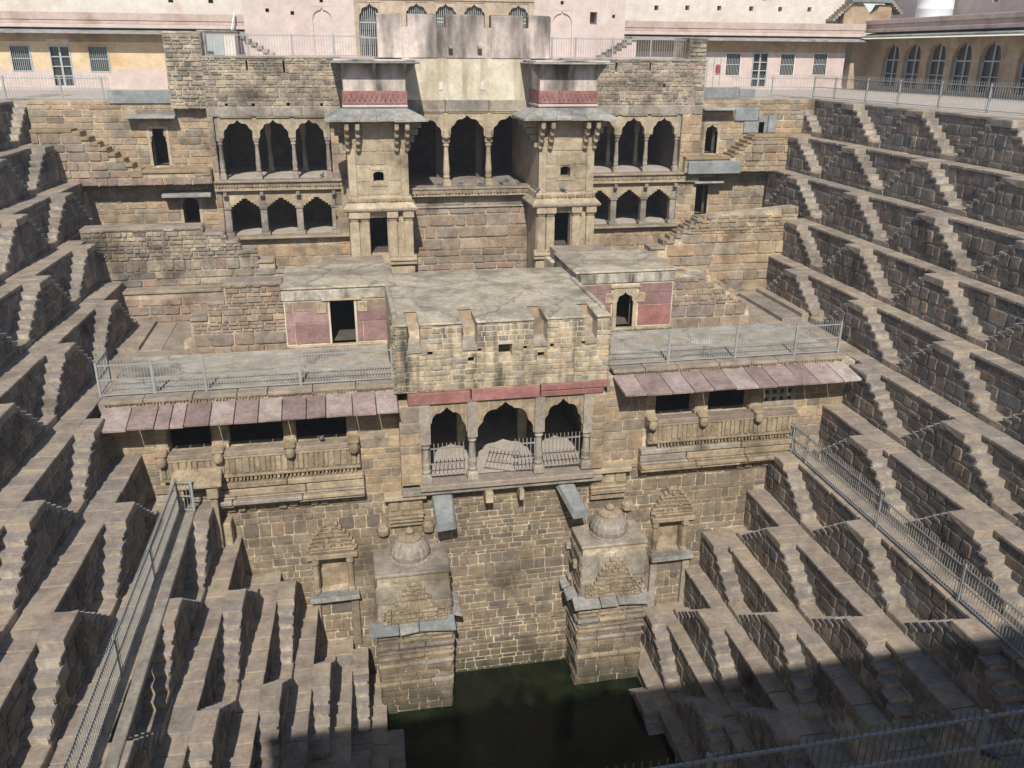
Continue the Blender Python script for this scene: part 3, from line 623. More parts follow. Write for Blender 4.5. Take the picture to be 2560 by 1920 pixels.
ar = [(2.76, .6, -9.0, .78), (4.585, .905, -9.2, 1.02), (6.43, .62, -9.02, .82)]
xs = [1.95, 3.53, 5.67, 7.35]
for (cx, a, zs, ri), xa, xb in zip(ar, xs, xs[1:]):
    MB().arch(cx, a, zs, ri, xa, xb, -7.98, YP+.06, .28, n=4, cusp=.09).build('arch_panel', M['carved'], t)
MB().box(1.3, 1.95, YP, YP+.6, -10.7, -7.99).build('corner_pier', M['dressed'], t, bevel=.02); MB().box(7.35, 7.8, YP, YP+.6, -10.62, -7.99).build('corner_pier', M['dressed'], t, bevel=.02)
for px in (1.3, 7.35): lay(t, 'facade', (px, YP, -10.64), 0, 0, 2.6, (0, .62 if px < 2 else .44), .32, .4, depth=.02, gap=.025, cap=40)
def column(parent, cx, cy, z0, zc, zt, r, mt, n=12):
    """fluted, bulging Mughal column: square base, baluster shaft, capital and square post above"""
    H = zc-z0
    s_ = MB().lathe([(r*1.0, z0+.28), (r*1.28, z0+.36), (r*1.05, z0+.44), (r*1.22, z0+.62), (r*1.0, z0+H*.55), (r*.8, z0+H*.88), (r*.78, zc-.06)], cx, cy, n, rib=.05).build('column_shaft', mt, parent, smooth=False)
    MB().box(cx-r*1.4, cx+r*1.4, cy-r*1.4, cy+r*1.4, z0, z0+.2).taper(cx-r*1.3, cx+r*1.3, cy-r*1.3, cy+r*1.3, z0+.2, z0+.29, -r*.3).build('column_base', mt, parent, bevel=.015)
    b = MB().lathe([(r*.8, zc-.08), (r*1.15, zc-.02), (r*1.0, zc+.05), (r*1.35, zc+.13)], cx, cy, n); b.box(cx-r*1.25, cx+r*1.25, cy-r*1.1, cy+r*1.1, zc+.12, zt); b.build('capital', mt, parent)
for cx, z0 in ((2.08, -10.66), (3.54, -10.66), (5.67, -10.62), (7.24, -10.6)):
    column(t, cx, YP+.12, z0, -9.3 if cx in (3.54, 5.67) else -9.45, -7.99, .125, M['dressed_grey'])
MB().box(1.85, 7.45, YP-.22, YP+.4, -10.86, -10.66).build('floor_ledge', M['pave'], t, bevel=.025)
MB().box(1.3, 7.8, YP-.1, YP+.5, -11.04, -10.86).build('ledge_course', M['dressed_grey'], t, bevel=.02)
for a, b in ((3.9, 4.15), (5.0, 5.15)): MB().box(a, b, YP-.3, YP+.4, -11.4, -11.04).build('corbel', M['dressed'], t, bevel=.02)
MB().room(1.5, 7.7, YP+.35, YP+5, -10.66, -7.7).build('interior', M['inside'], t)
MB().box(1.55, 7.65, YP+.4, YP+4.9, -10.66, -10.63).build('floor', M['ground'], t)
for cx in (3.54, 5.67): MB().box(cx-.15, cx+.15, YP+2.6, YP+2.9, -10.66, -7.7).build('inner_pillar', M['dressed_grey'], t, bevel=.02)
def gate(label, a, b, z0, z1, y, n, tilt=0, grp='iron gates of the arched pavilion'):
    c = Vector(((a+b)/2, y, z0)); R_ = Matrix.Rotation(tilt, 3, 'Y') if abs(tilt) < 1 else Matrix.Identity(3)
    g_ = thing('iron_gate', label, 'gate', c, grp); w = b-a; h = z1-z0
    bars = MB(); [bars.bar((a+w*k/(n-1), y, z0+.03), (a+w*k/(n-1), y, z1+.07), .022) for k in range(n)]
    bars.build('bars', M['rust'], g_)['kind'] = 'stuff'
    for f in (.08, .42, .9): MB().bar((a-.03, y, z0+h*f), (b+.03, y, z0+h*f), .035).build('gate_rail', M['rust'], g_)
    return g_
gate('iron gate of upright bars in the left scalloped arch', 2.22, 3.28, -10.6, -9.5, YP+.25, 9)
g2 = gate('fallen iron gate leaning back into the middle scalloped arch', 3.95, 4.95, -10.6, -9.55, YP+.35, 9); g2.rotation_euler = (radians(-68), radians(4), radians(-20))
gate('narrow iron gate standing at the right of the middle scalloped arch', 4.93, 5.56, -10.62, -9.52, YP+.2, 6)
gate('iron gate of upright bars in the right scalloped arch', 5.92, 7.05, -10.58, -9.45, YP+.25, 10)

# ------------------------------------------------------------------ court floor, guard rooms
tag(MB().box(-9.0, 18.5, 24.9, 34.2, -8.0, -7.69).build('court_pavement', M['pave']), kind='structure')
def guard(word, x0, x1, zb, zt, door, cusped):
    y0, y1 = 28.3, 33.35
    t = thing('guard_room', 'square %s guard room with maroon stone panels and a thick grey roof%s' % (word, ', scalloped doorway' if cusped else ', plain dark doorway'), 'guard room', ((x0+x1)/2, y0, zb))
    d = [(door[0], door[1], zb, door[2])]
    MB().walls(x0, x1, zb, zt-.3, y0, .35, d).build('front_wall', M['cream'], t)
    MB().box(x0, x0+.3, y0+.35, y1, zb-.3, zt-.55).box(x1-.3, x1, y0+.35, y1, zb-.3, zt-.55).build('side_wall', M['cream'], t)
    MB().room(x0+.3, x1-.3, y0+.35, y1-.3, zb, zt-.4).build('interior', M['inside'], t)
    MB().box(x0-.05, x1+.05, y0-.05, 31.45, zt-.48, zt-.1).build('roof_edge', M['black_plaster'], t, bevel=.04)
    MB().box(x0+(1.3 if not cusped else .2), x1-(.1 if not cusped else 1.2), 31.4, y1, zt-.5, zt-.14).build('back_platform', M['pave'], t)
    MB().box(x0-.08, x1+.06, y0-.08, 31.5, zt-.1, zt).build('roof_slab', M['plast_roof'], t, bevel=.04)
    fz = zt-.5
    for a, b in ((x0+.03, door[0]-.06-(.14 if cusped else 0)), (door[1]+.06+(.14 if cusped else 0), x1-.03)):
        zs = [zb+.05, zb+.05+(fz-zb)*.47, zb+.05+(fz-zb)*.74, fz]
        for k, (p, q) in enumerate(zip(zs, zs[1:])):
            mk = M['maroon'] if (k < 2 or cusped) else M['warm']
            if word == 'right' and k == 0: mk = M['red']
            cut = a+(b-a)*U(.15, .3) if k != 1 and not cusped else None
            for u, v in ([(a, cut), (cut, b)] if cut else [(a, b)]):
                MB().box(u+.012, v-.012, y0-.035+U(0, .012), y0+.1, p+.012, q-.012).build('stone_panel', mk, t, bevel=.01)
    if cusped:
        MB().arch((door[0]+door[1])/2, (door[1]-door[0])/2, door[2]-.38, .3, door[0]-.12, door[1]+.12, door[2]+.1, y0-.05, .2, n=3, cusp=.12).build('door_arch', M['dressed'], t)
        for a in (door[0]-.14, door[1]): MB().box(a, a+.14, y0-.06, y0+.25, zb, door[2]-.38).build('door_jamb', M['dressed'], t, bevel=.01)
    MB().box(door[0]-.25, door[1]+.25, y0-.085, y0+.15, door[2]+(.12 if cusped else .0), door[2]+(.2 if cusped else .07)).build('lintel', M['dressed'], t, bevel=.015)
    for cx in (door[0]-.28, door[1]+.28):
        MB().box(cx-.16, cx+.16, y0-.06, y0+.05, door[2]-.42, door[2]-.06).build('small_niche', M['dressed'], t, bevel=.01)
        MB().arch(cx, .07, door[2]-.24, .08, cx-.1, cx+.1, door[2]-.1, y0-.075, .01, n=0).build('niche_arch', M['carved'], t)
    MB().box(x0, x1, y0-.12, y0+.1, zb-.12, zb).build('plinth', M['dressed'], t, bevel=.02)
    lay(t, 'carved', (x0, y0-.1, zb-.1), 0, 0, .09, (0, x1-x0), [.09], .12, depth=.04, cap=60, name='dentil', jit=.05)
guard('left', -2.1, 1.56, -7.35, -5.32, (-.6, .2, -5.82), False); guard('right', 7.95, 11.55, -7.3, -5.18, (9.44, 10.05, -5.95), True)

# ------------------------------------------------------------------ middle retaining walls with stepped tops
def mid_wall(word, poly, x0, x1, y, zb, key, wc, hc, label):
    t = thing('retaining_wall', label, 'wall', ((x0+x1)/2, y, zb))
    MB().prism(poly, y+.02, y+.7).build('wall_core', M['facmort'], t)
    tops = poly[2:]
    def height(x):
        best = zb
        for (xa, za), (xb, zb_) in zip(tops, tops[1:]):
            lo, hi = min(xa, xb), max(xa, xb)
            if lo <= x <= hi: best = max(best, min(za, zb_) if hi-lo < .02 else za+(zb_-za)*(x-xa)/(xb-xa))
        return best
    def pr(v0, v1):
        out = []; a = None; n = 60
        for k in range(n+1):
            x = x0+(x1-x0)*k/n; ok = height(x) >= zb+v1-.06
            if ok and a is None: a = x
            if (not ok or k == n) and a is not None: out.append((a-x0, x-x0)); a = None
        return out
    lay(t, key, (x0, y+.02, zb), 0, 0, max(z for _, z in tops)-zb, pr, hc, wc, cap=300, depth=.05, gap=.03)
    for (xa, za), (xb, zb_) in zip(tops, tops[1:]):
        if abs(za-zb_) < .12 and abs(xa-xb) > .25:
            MB().box(min(xa, xb), max(xa, xb)-.02, y-.05, y+.75, za-.08, za+.04).build('coping_slab', M['pave'], t, bevel=.02)
    return t
def rev(l): return [l[0], l[1]]+l[2:]
stL = [(-9.5, -6.5), (-2.3, -6.5), (-2.35, -6.04), (-2.68, -6.03), (-2.69, -5.62), (-3.34, -5.61), (-3.35, -5.2), (-3.94, -5.2), (-3.95, -4.83), (-4.42, -4.82), (-4.43, -4.5), (-5.2, -4.48), (-5.21, -4.24), (-9.5, -4.27)]
mid_wall('left', stL, -9.5, -2.3, 33.75, -6.45, 'rubble', lambda v: .9 if v < .5 else .3, lambda v: .4 if v < .1 else .34 if v < .6 else .13, 'rubble wall left of the towers whose top steps down towards the guard room')
mid_wall('left', [(-9.0, -8.0), (-2.2, -8.0), (-2.2, -6.35), (-4.64, -6.32), (-4.65, -6.5), (-9.0, -6.5)], -9.0, -2.2, 33.1, -7.7, 'warm', .62, .3, 'lower wall of long brown blocks behind the left gallery roof')
stR = [(12.6, -8.0), (19.2, -8.0), (19.2, -4.1), (14.95, -4.42), (14.94, -4.55), (14.6, -4.6), (14.58, -4.78), (14.3, -4.8), (14.28, -5.0), (14.0, -5.02), (13.98, -5.2), (13.7, -5.22), (13.68, -5.42), (13.3, -5.45), (13.28, -5.65), (12.6, -5.7)]
mid_wall('right', stR, 12.6, 19.2, 33.75, -7.7, 'facade', lambda v: .95 if v < 2.4 else .36, lambda v: .42 if v < 2.4 else .17, 'tall block wall right of the towers with a small stair climbing along its top')
mid_wall('right', [(11.6, -8.0), (17.9, -8.0), (17.0, -7.95), (16.4, -7.5), (14.8, -6.6), (13.4, -6.4), (11.6, -6.4)], 11.6, 17.9, 33.0, -7.7, 'warm', .45, .28, 'lower sloping wall of brown blocks behind the right guard room')
mid_wall('left', [(-5.5, -7.9), (-2.12, -7.9), (-2.12, -5.28), (-4.0, -5.25), (-4.02, -5.88), (-4.6, -5.95), (-4.62, -6.42), (-5.2, -6.5), (-5.22, -7.05), (-5.5, -7.2)], -5.5, -2.12, 28.9, -7.7, 'warm', lambda v: .62 if v < .75 else .3, lambda v: .34 if v < .75 else .17, 'rough stub of block wall with a broken left end beside the left guard room')
mid_wall('right', [(11.5, -7.9), (15.0, -7.9), (14.95, -7.3), (14.85, -6.9), (14.3, -6.5), (13.05, -5.72), (12.2, -5.62), (11.5, -5.5)], 11.5, 15.0, 28.9, -7.7, 'warm', lambda v: .6 if v < .9 else .3, lambda v: .36 if v < .9 else .2, 'rough wall of brown blocks sloping down to the right beside the right guard room')
def flight(name, label, x0, x1, y0, y1, z0, z1, n, mt, cat='steps', grp=None):
    t = thing(name, label, cat, ((x0+x1)/2, (y0+y1)/2, min(z0, z1)), grp)
    for k in range(n):
        a = x0+(x1-x0)*k/n; b = x0+(x1-x0)*(k+1)/n; z = z0+(z1-z0)*(k+1)/n
        MB().box(min(a, b), max(a, b)+.02, y0, y1, min(z0, z1)-.1, z).build('step', mt, t, bevel=.015)
    return t
flight('stone_steps', 'few broad stone steps on the left court behind the gallery roof', -8.6, -6.4, 29.6, 32.9, -7.3, -7.66, 3, M['pave'])
flight('stone_steps', 'few broad stone steps on the right court behind the gallery roof', 18.0, 15.6, 29.0, 32.9, -7.2, -7.66, 3, M['pave'])
flight('stone_steps', 'narrow steps climbing beside the block wall right of the right tower', 13.25, 15.0, 33.95, 34.6, -5.6, -4.45, 6, M['step'])

# ------------------------------------------------------------------ upper palace: towers, arcades, wings
tag(MB().box(-9.2, 2.4, 33.8, 39.5, -8.0, -7.25).box(7.9, 19.0, 33.8, 39.5, -8.0, -7.25).build('upper_court', M['pave']), kind='structure')
tag(MB().box(-13.5, 22.5, 39.85, 47.2, -.5, -.025).build('palace_terrace', M['ground']), kind='structure')
YT = 33.4
def corbels(t, x, y, z0, z1, out, key='carved'):
    n = 4; h = (z1-z0)/n
    for k in range(n):
        d = out*(k+1)/n
        MB().box(x-.08, x+.08, y-d, y+.05, z0+h*k, z0+h*(k+1)-.02).lathe([(.05, z0+h*k-.05), (.1, z0+h*k), (.1, z0+h*k+.08)], x, y-d+.04, 6).build('bracket', M[key], t, bevel=.02)
def tower(word, x0, x1, win):
    t = thing('balcony_tower', '%s balcony tower with two eaves and a red carved band under its top room' % word, 'tower', ((x0+x1)/2, YT, -5.4), 'balcony towers of the palace front')
    yb = 38.8; cx = (x0+x1)/2; b0, b1 = x0-.06, x1+.12
    dr = (cx-.42, cx+.25, -5.45, -4.0)
    MB().walls(b0, b1, -7.6, -3.75, YT, .4, [dr]).build('lower_wall', M['dressed'], t)
    MB().box(b0, b0+.35, YT+.4, yb, -7.6, -3.75).box(b1-.35, b1, YT+.4, yb, -7.6, -3.75).build('side_wall', M['dressed'], t)
    MB().room(b0+.35, b1-.35, YT+.4, YT+3, -5.45, -3.9).build('interior', M['inside'], t)
    for px in (b0+.02, cx-.78, cx+.28, b1-.36):
        MB().box(px, px+.34, YT-.14, YT+.05, -5.55, -4.15).build('pilaster', M['dressed'], t, bevel=.02)
        MB().taper(px+.04, px+.3, YT-.12, YT+.05, -4.15, -4.0, .07).box(px-.04, px+.38, YT-.24, YT+.05, -4.0, -3.76).build('capital', M['dressed'], t, bevel=.015)
    for a, b in ((b0, dr[0]-.05), (dr[1]+.05, b1)):
        for z0, e in ((-5.85, .16), (-5.7, .22), (-5.6, .12)): MB().box(a-(.1 if a == b0 else 0), b+(.1 if b == b1 else 0), YT-e, YT+.05, z0, z0+.12).build('plinth_moulding', M['dressed'], t, bevel=.02)
    lay(t, 'dressed', (b0, YT, -7.6), 0, 0, 1.7, (0, b1-b0), .4, .6, depth=.04, gap=.015, cap=40)
    # ribbed skirt, dentils
    def ring(name, e, z0, z1, e1, mt):
        MB().hexa([(x0-e, YT-e, z0), (x1+e, YT-e, z0), (x1+e, yb-.02, z0), (x0-e, yb-.02, z0), (x0-e1, YT-e1, z1), (x1+e1, YT-e1, z1), (x1+e1, yb-.02, z1), (x0-e1, yb-.02, z1)]).build(name, mt, t, bevel=.015)
    ring('skirt_moulding', .26, -3.75, -3.62, .3, M['dressed']); ring('skirt_moulding', .28, -3.62, -3.42, .1, M['dressed'])
    ring('band', .1, -3.42, -3.2, .08, M['dressed'])
    lay(t, 'carved', (x0-.1, YT-.1, -3.4), 0, 0, .14, (0, x1-x0+.2), [.14], .16, depth=.05, gap=.03, cap=40, name='dentil', jit=.05)
    lay(t, 'dressed_grey', (x0-.3, YT-.29, -3.72), 0, 0, .1, (0, x1-x0+.6), [.1], .1, depth=.03, gap=.03, cap=60, name='skirt_rib', jit=.05)
    # shaft
    sh = MB().walls(x0, x1, -3.2, -.2, YT, .4, [win]); sh.box(x0, x0+.35, YT+.4, yb, -3.2, -.2).box(x1-.35, x1, YT+.4, yb, -3.2, -.2); sh.build('shaft', M['dressed'], t)
    MB().room(x0+.35, x1-.35, YT+.4, yb-1, -3.2, -.3).build('shaft_room', M['inside'], t)
    lay(t, 'dressed', (x0+.3, YT, -3.2), 0, .05, 2.0, (0, x1-x0-.6), .45, .7, [(win[0]-x0-.3, win[1]-x0-.3, win[2]+3.2, win[3]+3.2)], depth=.03, gap=.012, cap=30)
    MB().arch((win[0]+win[1])/2, (win[1]-win[0])/2, win[3]-.12, .1, win[0]-.02, win[1]+.02, win[3]+.02, YT-.02, .3, n=0, tip=0).build('window_arch', M['dressed'], t)
    MB().box(win[0]-.14, win[0], YT-.05, YT+.1, win[2]-.06, win[3]+.1).box(win[1], win[1]+.14, YT-.05, YT+.1, win[2]-.06, win[3]+.1).box(win[0]-.14, win[1]+.14, YT-.055, YT+.1, win[2]-.16, win[2]-.06).box(win[0]-.14, win[1]+.14, YT-.052, YT+.1, win[3]+.02, win[3]+.14).build('window_frame', M['dressed'], t, bevel=.01)
    for a in (x0, x1-.3): MB().box(a, a+.3, YT-.07, YT+.05, -3.2, -1.45).build('corner_pilaster', M['dressed'], t, bevel=.015)
    for k in range(4):
        e = .16*k
        MB().box(x0+.25, x0+.35+e, YT-.03, YT+.05, -1.15+.16*k, -.99+.16*k+.002).box(x1-.35-e, x1-.25, YT-.03, YT+.05, -1.15+.16*k, -.99+.16*k+.002).build('corbel_step', M['dressed'], t)
    for px in (x0+.03, x0+.42, x1-.42, x1-.03): corbels(t, px, YT-.02, -1.5, -.46, .62)
    for py in (YT+.3, YT+1.2):
        for sx, xx in ((-1, x0), (1, x1)):
            for k in range(4): MB().box(min(xx, xx+sx*.14*(k+1)), max(xx, xx+sx*.14*(k+1)), py-.08, py+.08, -1.5+.26*k, -1.26+.26*k).build('bracket', M['carved'], t, bevel=.02)
    # main eave: sloping slabs on the three sides
    zi, zo, e = -.08, -.42, .74
    n = 6; cs = [x0-e+(x1-x0+2*e)*k/n for k in range(n+1)]; ci = [x0-.02+(x1-x0+.04)*k/n for k in range(n+1)]
    for k in range(n):
        dz = U(-.02, .02)
        MB().hexa([(cs[k]+.006, YT-e, zo+dz), (cs[k+1]-.006, YT-e, zo+dz), (ci[k+1]-.004, YT+.05, zi), (ci[k]+.004, YT+.05, zi), (cs[k]+.006, YT-e, zo+.07+dz), (cs[k+1]-.006, YT-e, zo+.07+dz), (ci[k+1]-.004, YT+.05, zi+.1), (ci[k]+.004, YT+.05, zi+.1)]).build('eave_slab', M['lichen'], t)
    for s2, xe in ((-1, x0), (1, x1)):
        ys = [YT-e, YT+.8, YT+1.9, YT+3.0]; yi = [YT, YT+.9, YT+1.9, YT+3.0]
        for k in range(3):
            p = [(xe+s2*(e+.002), ys[k]+.01, zo-.01), (xe+s2*(e+.002), ys[k+1]-.01, zo-.01), (xe, yi[k+1]-.01, zi), (xe, yi[k]+.01, zi)]
            if s2 < 0: p = p[::-1]
            MB().hexa(p+[(x, y, z+.08) for x, y, z in p]).build('eave_slab', M['lichen'], t)
    # upper room
    MB().box(x0, x1, YT, yb, -.1, 1.55).build('upper_room', M['pinkstain'], t)
    MB().box(x0-.06, x1+.06, YT-.06, yb-.05, .04, .13).build('string_course', M['pink'], t, bevel=.015)
    n = 3; cu = [x0+(x1-x0)*k/n for k in range(n+1)]
    for a, b in zip(cu, cu[1:]):
        MB().box(a+.006, b-.006, YT-.05, YT+.02, .16, .62).build('red_panel', M['red'], t, bevel=.01)
        for k in range(4):
            c = a+(b-a)*(k+.5)/4; w = (b-a)/8
            MB().bar((c-w, YT-.06, .27), (c, YT-.06, .5), .035).bar((c, YT-.06, .5), (c+w, YT-.06, .27), .035).build('zigzag_relief', M['maroon'], t)
    for s2, xe in ((-1, x0), (1, x1)): MB().box(min(xe, xe+s2*.045), max(xe, xe+s2*.045), YT-.048, YT+2.2, .16, .62).build('red_panel', M['red'], t)
    # top eave
    MB().box(x0-.42, x1+.5, YT-.62, yb+.1, 1.56, 1.63).build('top_eave', M['lichen'], t, bevel=.02)
    MB().box(x0-.3, x1+.35, YT-.5, yb+.1, 1.63, 1.7).build('top_eave', M['pinkstain'], t, bevel=.02)
    for px in (x0+.02, cx, x1-.02): MB().prismx([(YT, 1.05), (YT, 1.56), (YT-.5, 1.56), (YT-.42, 1.45), (YT-.2, 1.3)], px-.06, px+.06).build('strut', M['dressed_grey'], t)
    for s2, xe in ((-1, x0), (1, x1)):
        MB().prism([(xe, 1.05), (xe, 1.56), (xe+s2*.4, 1.56), (xe+s2*.2, 1.3)][::s2], YT+.05, YT+.2).build('strut', M['dressed_grey'], t)
tower('left', .32, 2.58, (1.25, 1.64, -2.65, -2.25)); tower('right', 7.66, 9.89, (8.54, 8.93, -2.57, -2.17))

# middle arcade and crenellated wall between the towers
YC = 35.2
t = thing('central_arcade', 'dark three-arched hall with slender columns between the two balcony towers', 'arcade', (5.1, YC, -3.3))
xs = [2.62, 4.25, 6.0, 7.66]; ar = [(3.4, .73, -1.22, .74), (5.12, .72, -1.18, .74), (6.85, .73, -1.2, .74)]
for (cx, a, zs, ri), xa, xb in zip(ar, xs, xs[1:]):
    MB().arch(cx, a, zs, ri, xa, xb, -.24, YC, .35, n=5, cusp=.07).build('arch_panel', M['dressed'], t)
    MB().box(xa+.1, xb-.1, YC-.03, YC+.05, -.3, -.24).build('panel_moulding', M['carved'], t)
for cx in (4.27, 6.0): column(t, cx, YC+.15, -3.14, -1.52, -.24, .115, M['dressed'], 16)
for cx in (4.27, 6.0): MB().lathe([(.1, -1.28), (.17, -1.2), (.15, -.95), (.04, -.86)], cx, YC-.02, 10, rib=.1).build('lotus_bud', M['dressed'], t)
for a, b in zip(xs, xs[1:]): MB().box(a+.01, b-.01, YC-.06, YC+.4, -.24, .21).build('lintel_slab', M['dressed_grey'], t, bevel=.015)
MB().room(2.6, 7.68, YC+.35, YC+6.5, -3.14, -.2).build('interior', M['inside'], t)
MB().box(2.65, 7.64, YC+.36, YC+6.4, -3.14, -3.12).build('floor', M['pave'], t)
for cx in (4.27, 6.0): MB().box(cx-.14, cx+.14, YC+2.6, YC+2.9, -3.14, -.2).build('inner_pillar', M['inside'], t)
MB().box(2.6, 7.68, YC-.3, YC+.36, -3.24, -3.14).build('floor_slab', M['pave'], t, bevel=.02)
lay(t, 'carved', (2.65, YC-.26, -3.4), 0, 0, .15, (0, 5.0), [.15], .13, depth=.06, gap=.035, cap=60, name='dentil', jit=.05)
MB().box(2.6, 7.68, YC-.25, YC+.3, -3.5, -3.24).build('dentil_band', M['dressed'], t)
t = thing('retaining_wall', 'wall of big brown blocks below the dark three-arched hall between the towers', 'wall', (5.1, YC, -7.6))
MB().box(2.6, 7.68, YC-.02, YC+.5, -7.9, -3.95).box(2.6, 7.68, YC+.14, YC+.5, -3.95, -3.5).build('wall_core', M['facmort'], t)
MB().box(2.7, 7.66, YC-.12, YC+.2, -4.0, -3.93).build('ledge', M['dressed_grey'], t, bevel=.02)
lay(t, 'warm', (2.6, YC-.02, -7.9), 0, 0, 3.88, (0, 5.08), .37, .72, depth=.05, gap=.035, cap=120)
lay(t, 'dressed_grey', (2.6, YC+.14, -3.92), 0, 0, .42, (0, 5.08), [.42], .8, depth=.04, gap=.015, cap=20)
t = thing('crenellated_wall', 'stained pink and cream wall with broad battlements above the central arches', 'wall', (5.1, YC, .2))
MB().box(2.6, 7.66, YC-.02, YC+.5, .21, 1.75).build('cream_wall', M['cream'], t)
zt = 3.33; NT = [(2.68, 2.88), (4.0, 4.32), (5.82, 6.09), (7.37, 7.57)]; sg = [1.72]+[v for n_ in NT for v in n_]+[8.45]
for a, b in zip(sg[::2], sg[1::2]): MB().hexa([(a, YC-.06, 1.73), (b, YC-.06, 1.73), (b, YC+.5, 1.73), (a, YC+.5, 1.73), (a, YC-.02, zt-.05), (b, YC-.02, zt-.05), (b, YC+.5, zt), (a, YC+.5, zt)]).build('merlon', M['pinkstain'], t, bevel=.03)
for a, b in NT: MB().box(a-.01, b+.01, YC-.02, YC+.46, 1.74, 2.85).build('notch_infill', M['pinkstain'], t)
for px in (4.48, 5.62): MB().prismx([(YC-.05, 1.85), (YC-.05, 2.2), (YC-.3, 2.2), (YC-.34, 2.1), (YC-.2, 2.05)], px-.07, px+.07).build('corbel', M['dressed_grey'], t)
for px in (4.1, 5.75): put('patch', blk('white'), t, (px, YC-.02, .72), 0, (.17, .03, .3))
MB().box(1.75, 8.4, YC+.48, 39.0, 1.6, 1.76).build('roof', M['cement'], t)

# wings with two storeys of arches
YW = 38.8
def wing(word, x0, x1, tall, upper, ucols, upil, lower, lcols, lpil, holes, fx):
    t = thing('palace_wing', '%s palace wing with two rows of three arches below a rubble wall' % word, 'palace wing', ((x0+x1)/2, YW, -5.7), 'two-storey palace wings')
    zs = -1.5
    ux0, ux1 = upil[0]-.15, upil[1]+.15
    hs = [(ux0, ux1, -3.3, -.3), (ux0, ux1, -5.68, -3.62)]
    MB().walls(x0, x1, -7.6, 1.72, YW, .6, [(ux0, ux1, -5.68, -.3)]+holes).build('wall_core', M['facmort'], t)
    MB().box(x0+.1, x1-.1, YW+.6, YW+.8, -.2, 1.5).build('hole_backing', M['inside'], t)
    lay(t, 'rubble', (x0, YW, -.2), 0, 0, 1.9, (0, x1-x0), .145, .27, [(h[0]-x0, h[1]-x0, h[2]+.2, h[3]+.2) for h in holes], depth=.03, gap=.03, cap=260, jit=.5)
    lay(t, 'dressed_grey', (x0, YW, -.62), 0, 0, .42, (0, x1-x0), [.42], 1.1, depth=.04, gap=.012, cap=20)
    hs2 = [(h[0]-x0, h[1]-x0, h[2]+7.6, h[3]+7.6) for h in [(ux0, ux1, -5.76, -.3)]]
    lay(t, 'facade', (x0, YW, -7.6), 0, .2, 6.98, (0, x1-x0), .5, .4, hs2, depth=.03, cap=90)
    mids = [upil[0]]+ucols+[upil[1]]
    for (cx, a), xa, xb in zip(upper, mids, mids[1:]):
        MB().arch(cx, a, zs, .68, xa, xb, -.3, YW+.04, .3, n=5, cusp=.075).build('arch_panel', M['dressed'], t)
        MB().box(xa+.1, xb-.08, YW-.03, YW+.1, -.66, -.6).build('panel_moulding', M['carved'], t)
    for cx in ucols+upil: column(t, cx, YW+.18, -3.2, -1.72, -.3, .095, M['dressed_grey'], 14)
    for cx in ucols: 
        column(t, cx+.35, YW+2.6, -3.2, -1.72, -.3, .095, M['dressed_grey'], 10)
    MB().room(ux0, ux1, YW+.34, YW+5, -3.2, -.32).build('upper_interior', M['inside'], t)
    MB().room(ux0, ux1, YW+.34, YW+3.2, -5.62, -3.64).build('lower_interior', M['inside'], t)
    for zz, yy in ((-3.2, 4.8), (-5.62, 3.1)): MB().box(ux0+.05, ux1-.05, YW+.36, YW+yy, zz, zz+.02).build('floor', M['ground'], t)
    MB().box(x0, x1, YW-.32, YW+.36, -3.3, -3.2).build('floor_slab', M['pave'], t, bevel=.02)
    bx0, bx1 = (x0, x1)
    MB().box(bx0, bx1, YW-.2, YW+.34, -3.64, -3.3).build('band', M['dressed'], t)
    lay(t, 'carved', (bx0, YW-.2, -3.5), 0, 0, .14, (0, bx1-bx0), [.14], .12, depth=.06, gap=.03, cap=70, name='dentil', jit=.05)
    mids = [lpil[0]]+lcols+[lpil[1]]
    for xa, xb in zip(mids, mids[1:]):
        cx = (xa+xb)/2; w = (xb-xa)/2-.14
        for s2 in (-1, 1):
            pts = [(0, -4.42)]
            for k in range(6): pts += [(.115*w/.6*k+.02, -4.42+.085*k), (.115*w/.6*k+.02, -4.42+.085*(k+1))]
            pts += [(w, -3.9), (w, -3.66), (0, -3.66)]
            P_ = [(cx-s2*(w-p), z) for p, z in pts]
            MB().prism(P_ if s2 < 0 else P_[::-1], YW+.02, YW+.3).build('corbel_arch', M['dressed'], t)
    for cx in lcols+lpil:
        MB().box(cx-.14, cx+.14, YW+.0, YW+.32, -5.45, -4.5).taper(cx-.14, cx+.14, YW+.0, YW+.32, -4.5, -4.4, .06).box(cx-.2, cx+.2, YW-.05, YW+.36, -5.62, -5.45).box(cx-.14, cx+.14, YW+.0, YW+.32, -4.4, -3.64).build('pillar', M['dressed_grey'], t, bevel=.02)
        MB().prismx([(YW, -4.1), (YW, -3.7), (YW-.3, -3.7), (YW-.26, -3.85)], cx-.07, cx+.07).build('strut', M['dressed_grey'], t)
    MB().box(x0+.2 if fx < 0 else x0, x1, YW-.34, YW+.36, -5.72, -5.62).build('lower_floor_slab', M['pave'], t, bevel=.02)
    MB().box(x0, x1, YW-.06, YW+.7, 1.66, 1.76).build('coping', M['dressed_grey'], t, bevel=.02)
    a, b = tall
    MB().box(a, b, YW+.03, YW+2, -.3, 2.6).build('end_block_core', M['facmort'], t)
    lay(t, 'rubble', (a, YW+.03, -.3), 0, 0, 2.85, (0, b-a), .16, .3, depth=.05, gap=.03, cap=120, jit=.5)
    MB().box(a-.02, b+.02, YW, YW+2, 2.56, 2.66).build('end_block_cap', M['cement'], t, bevel=.02)
    MB().box(x0, x1, YW+.62, 44.2, 1.55, 1.72).build('roof', M['cement'], t)
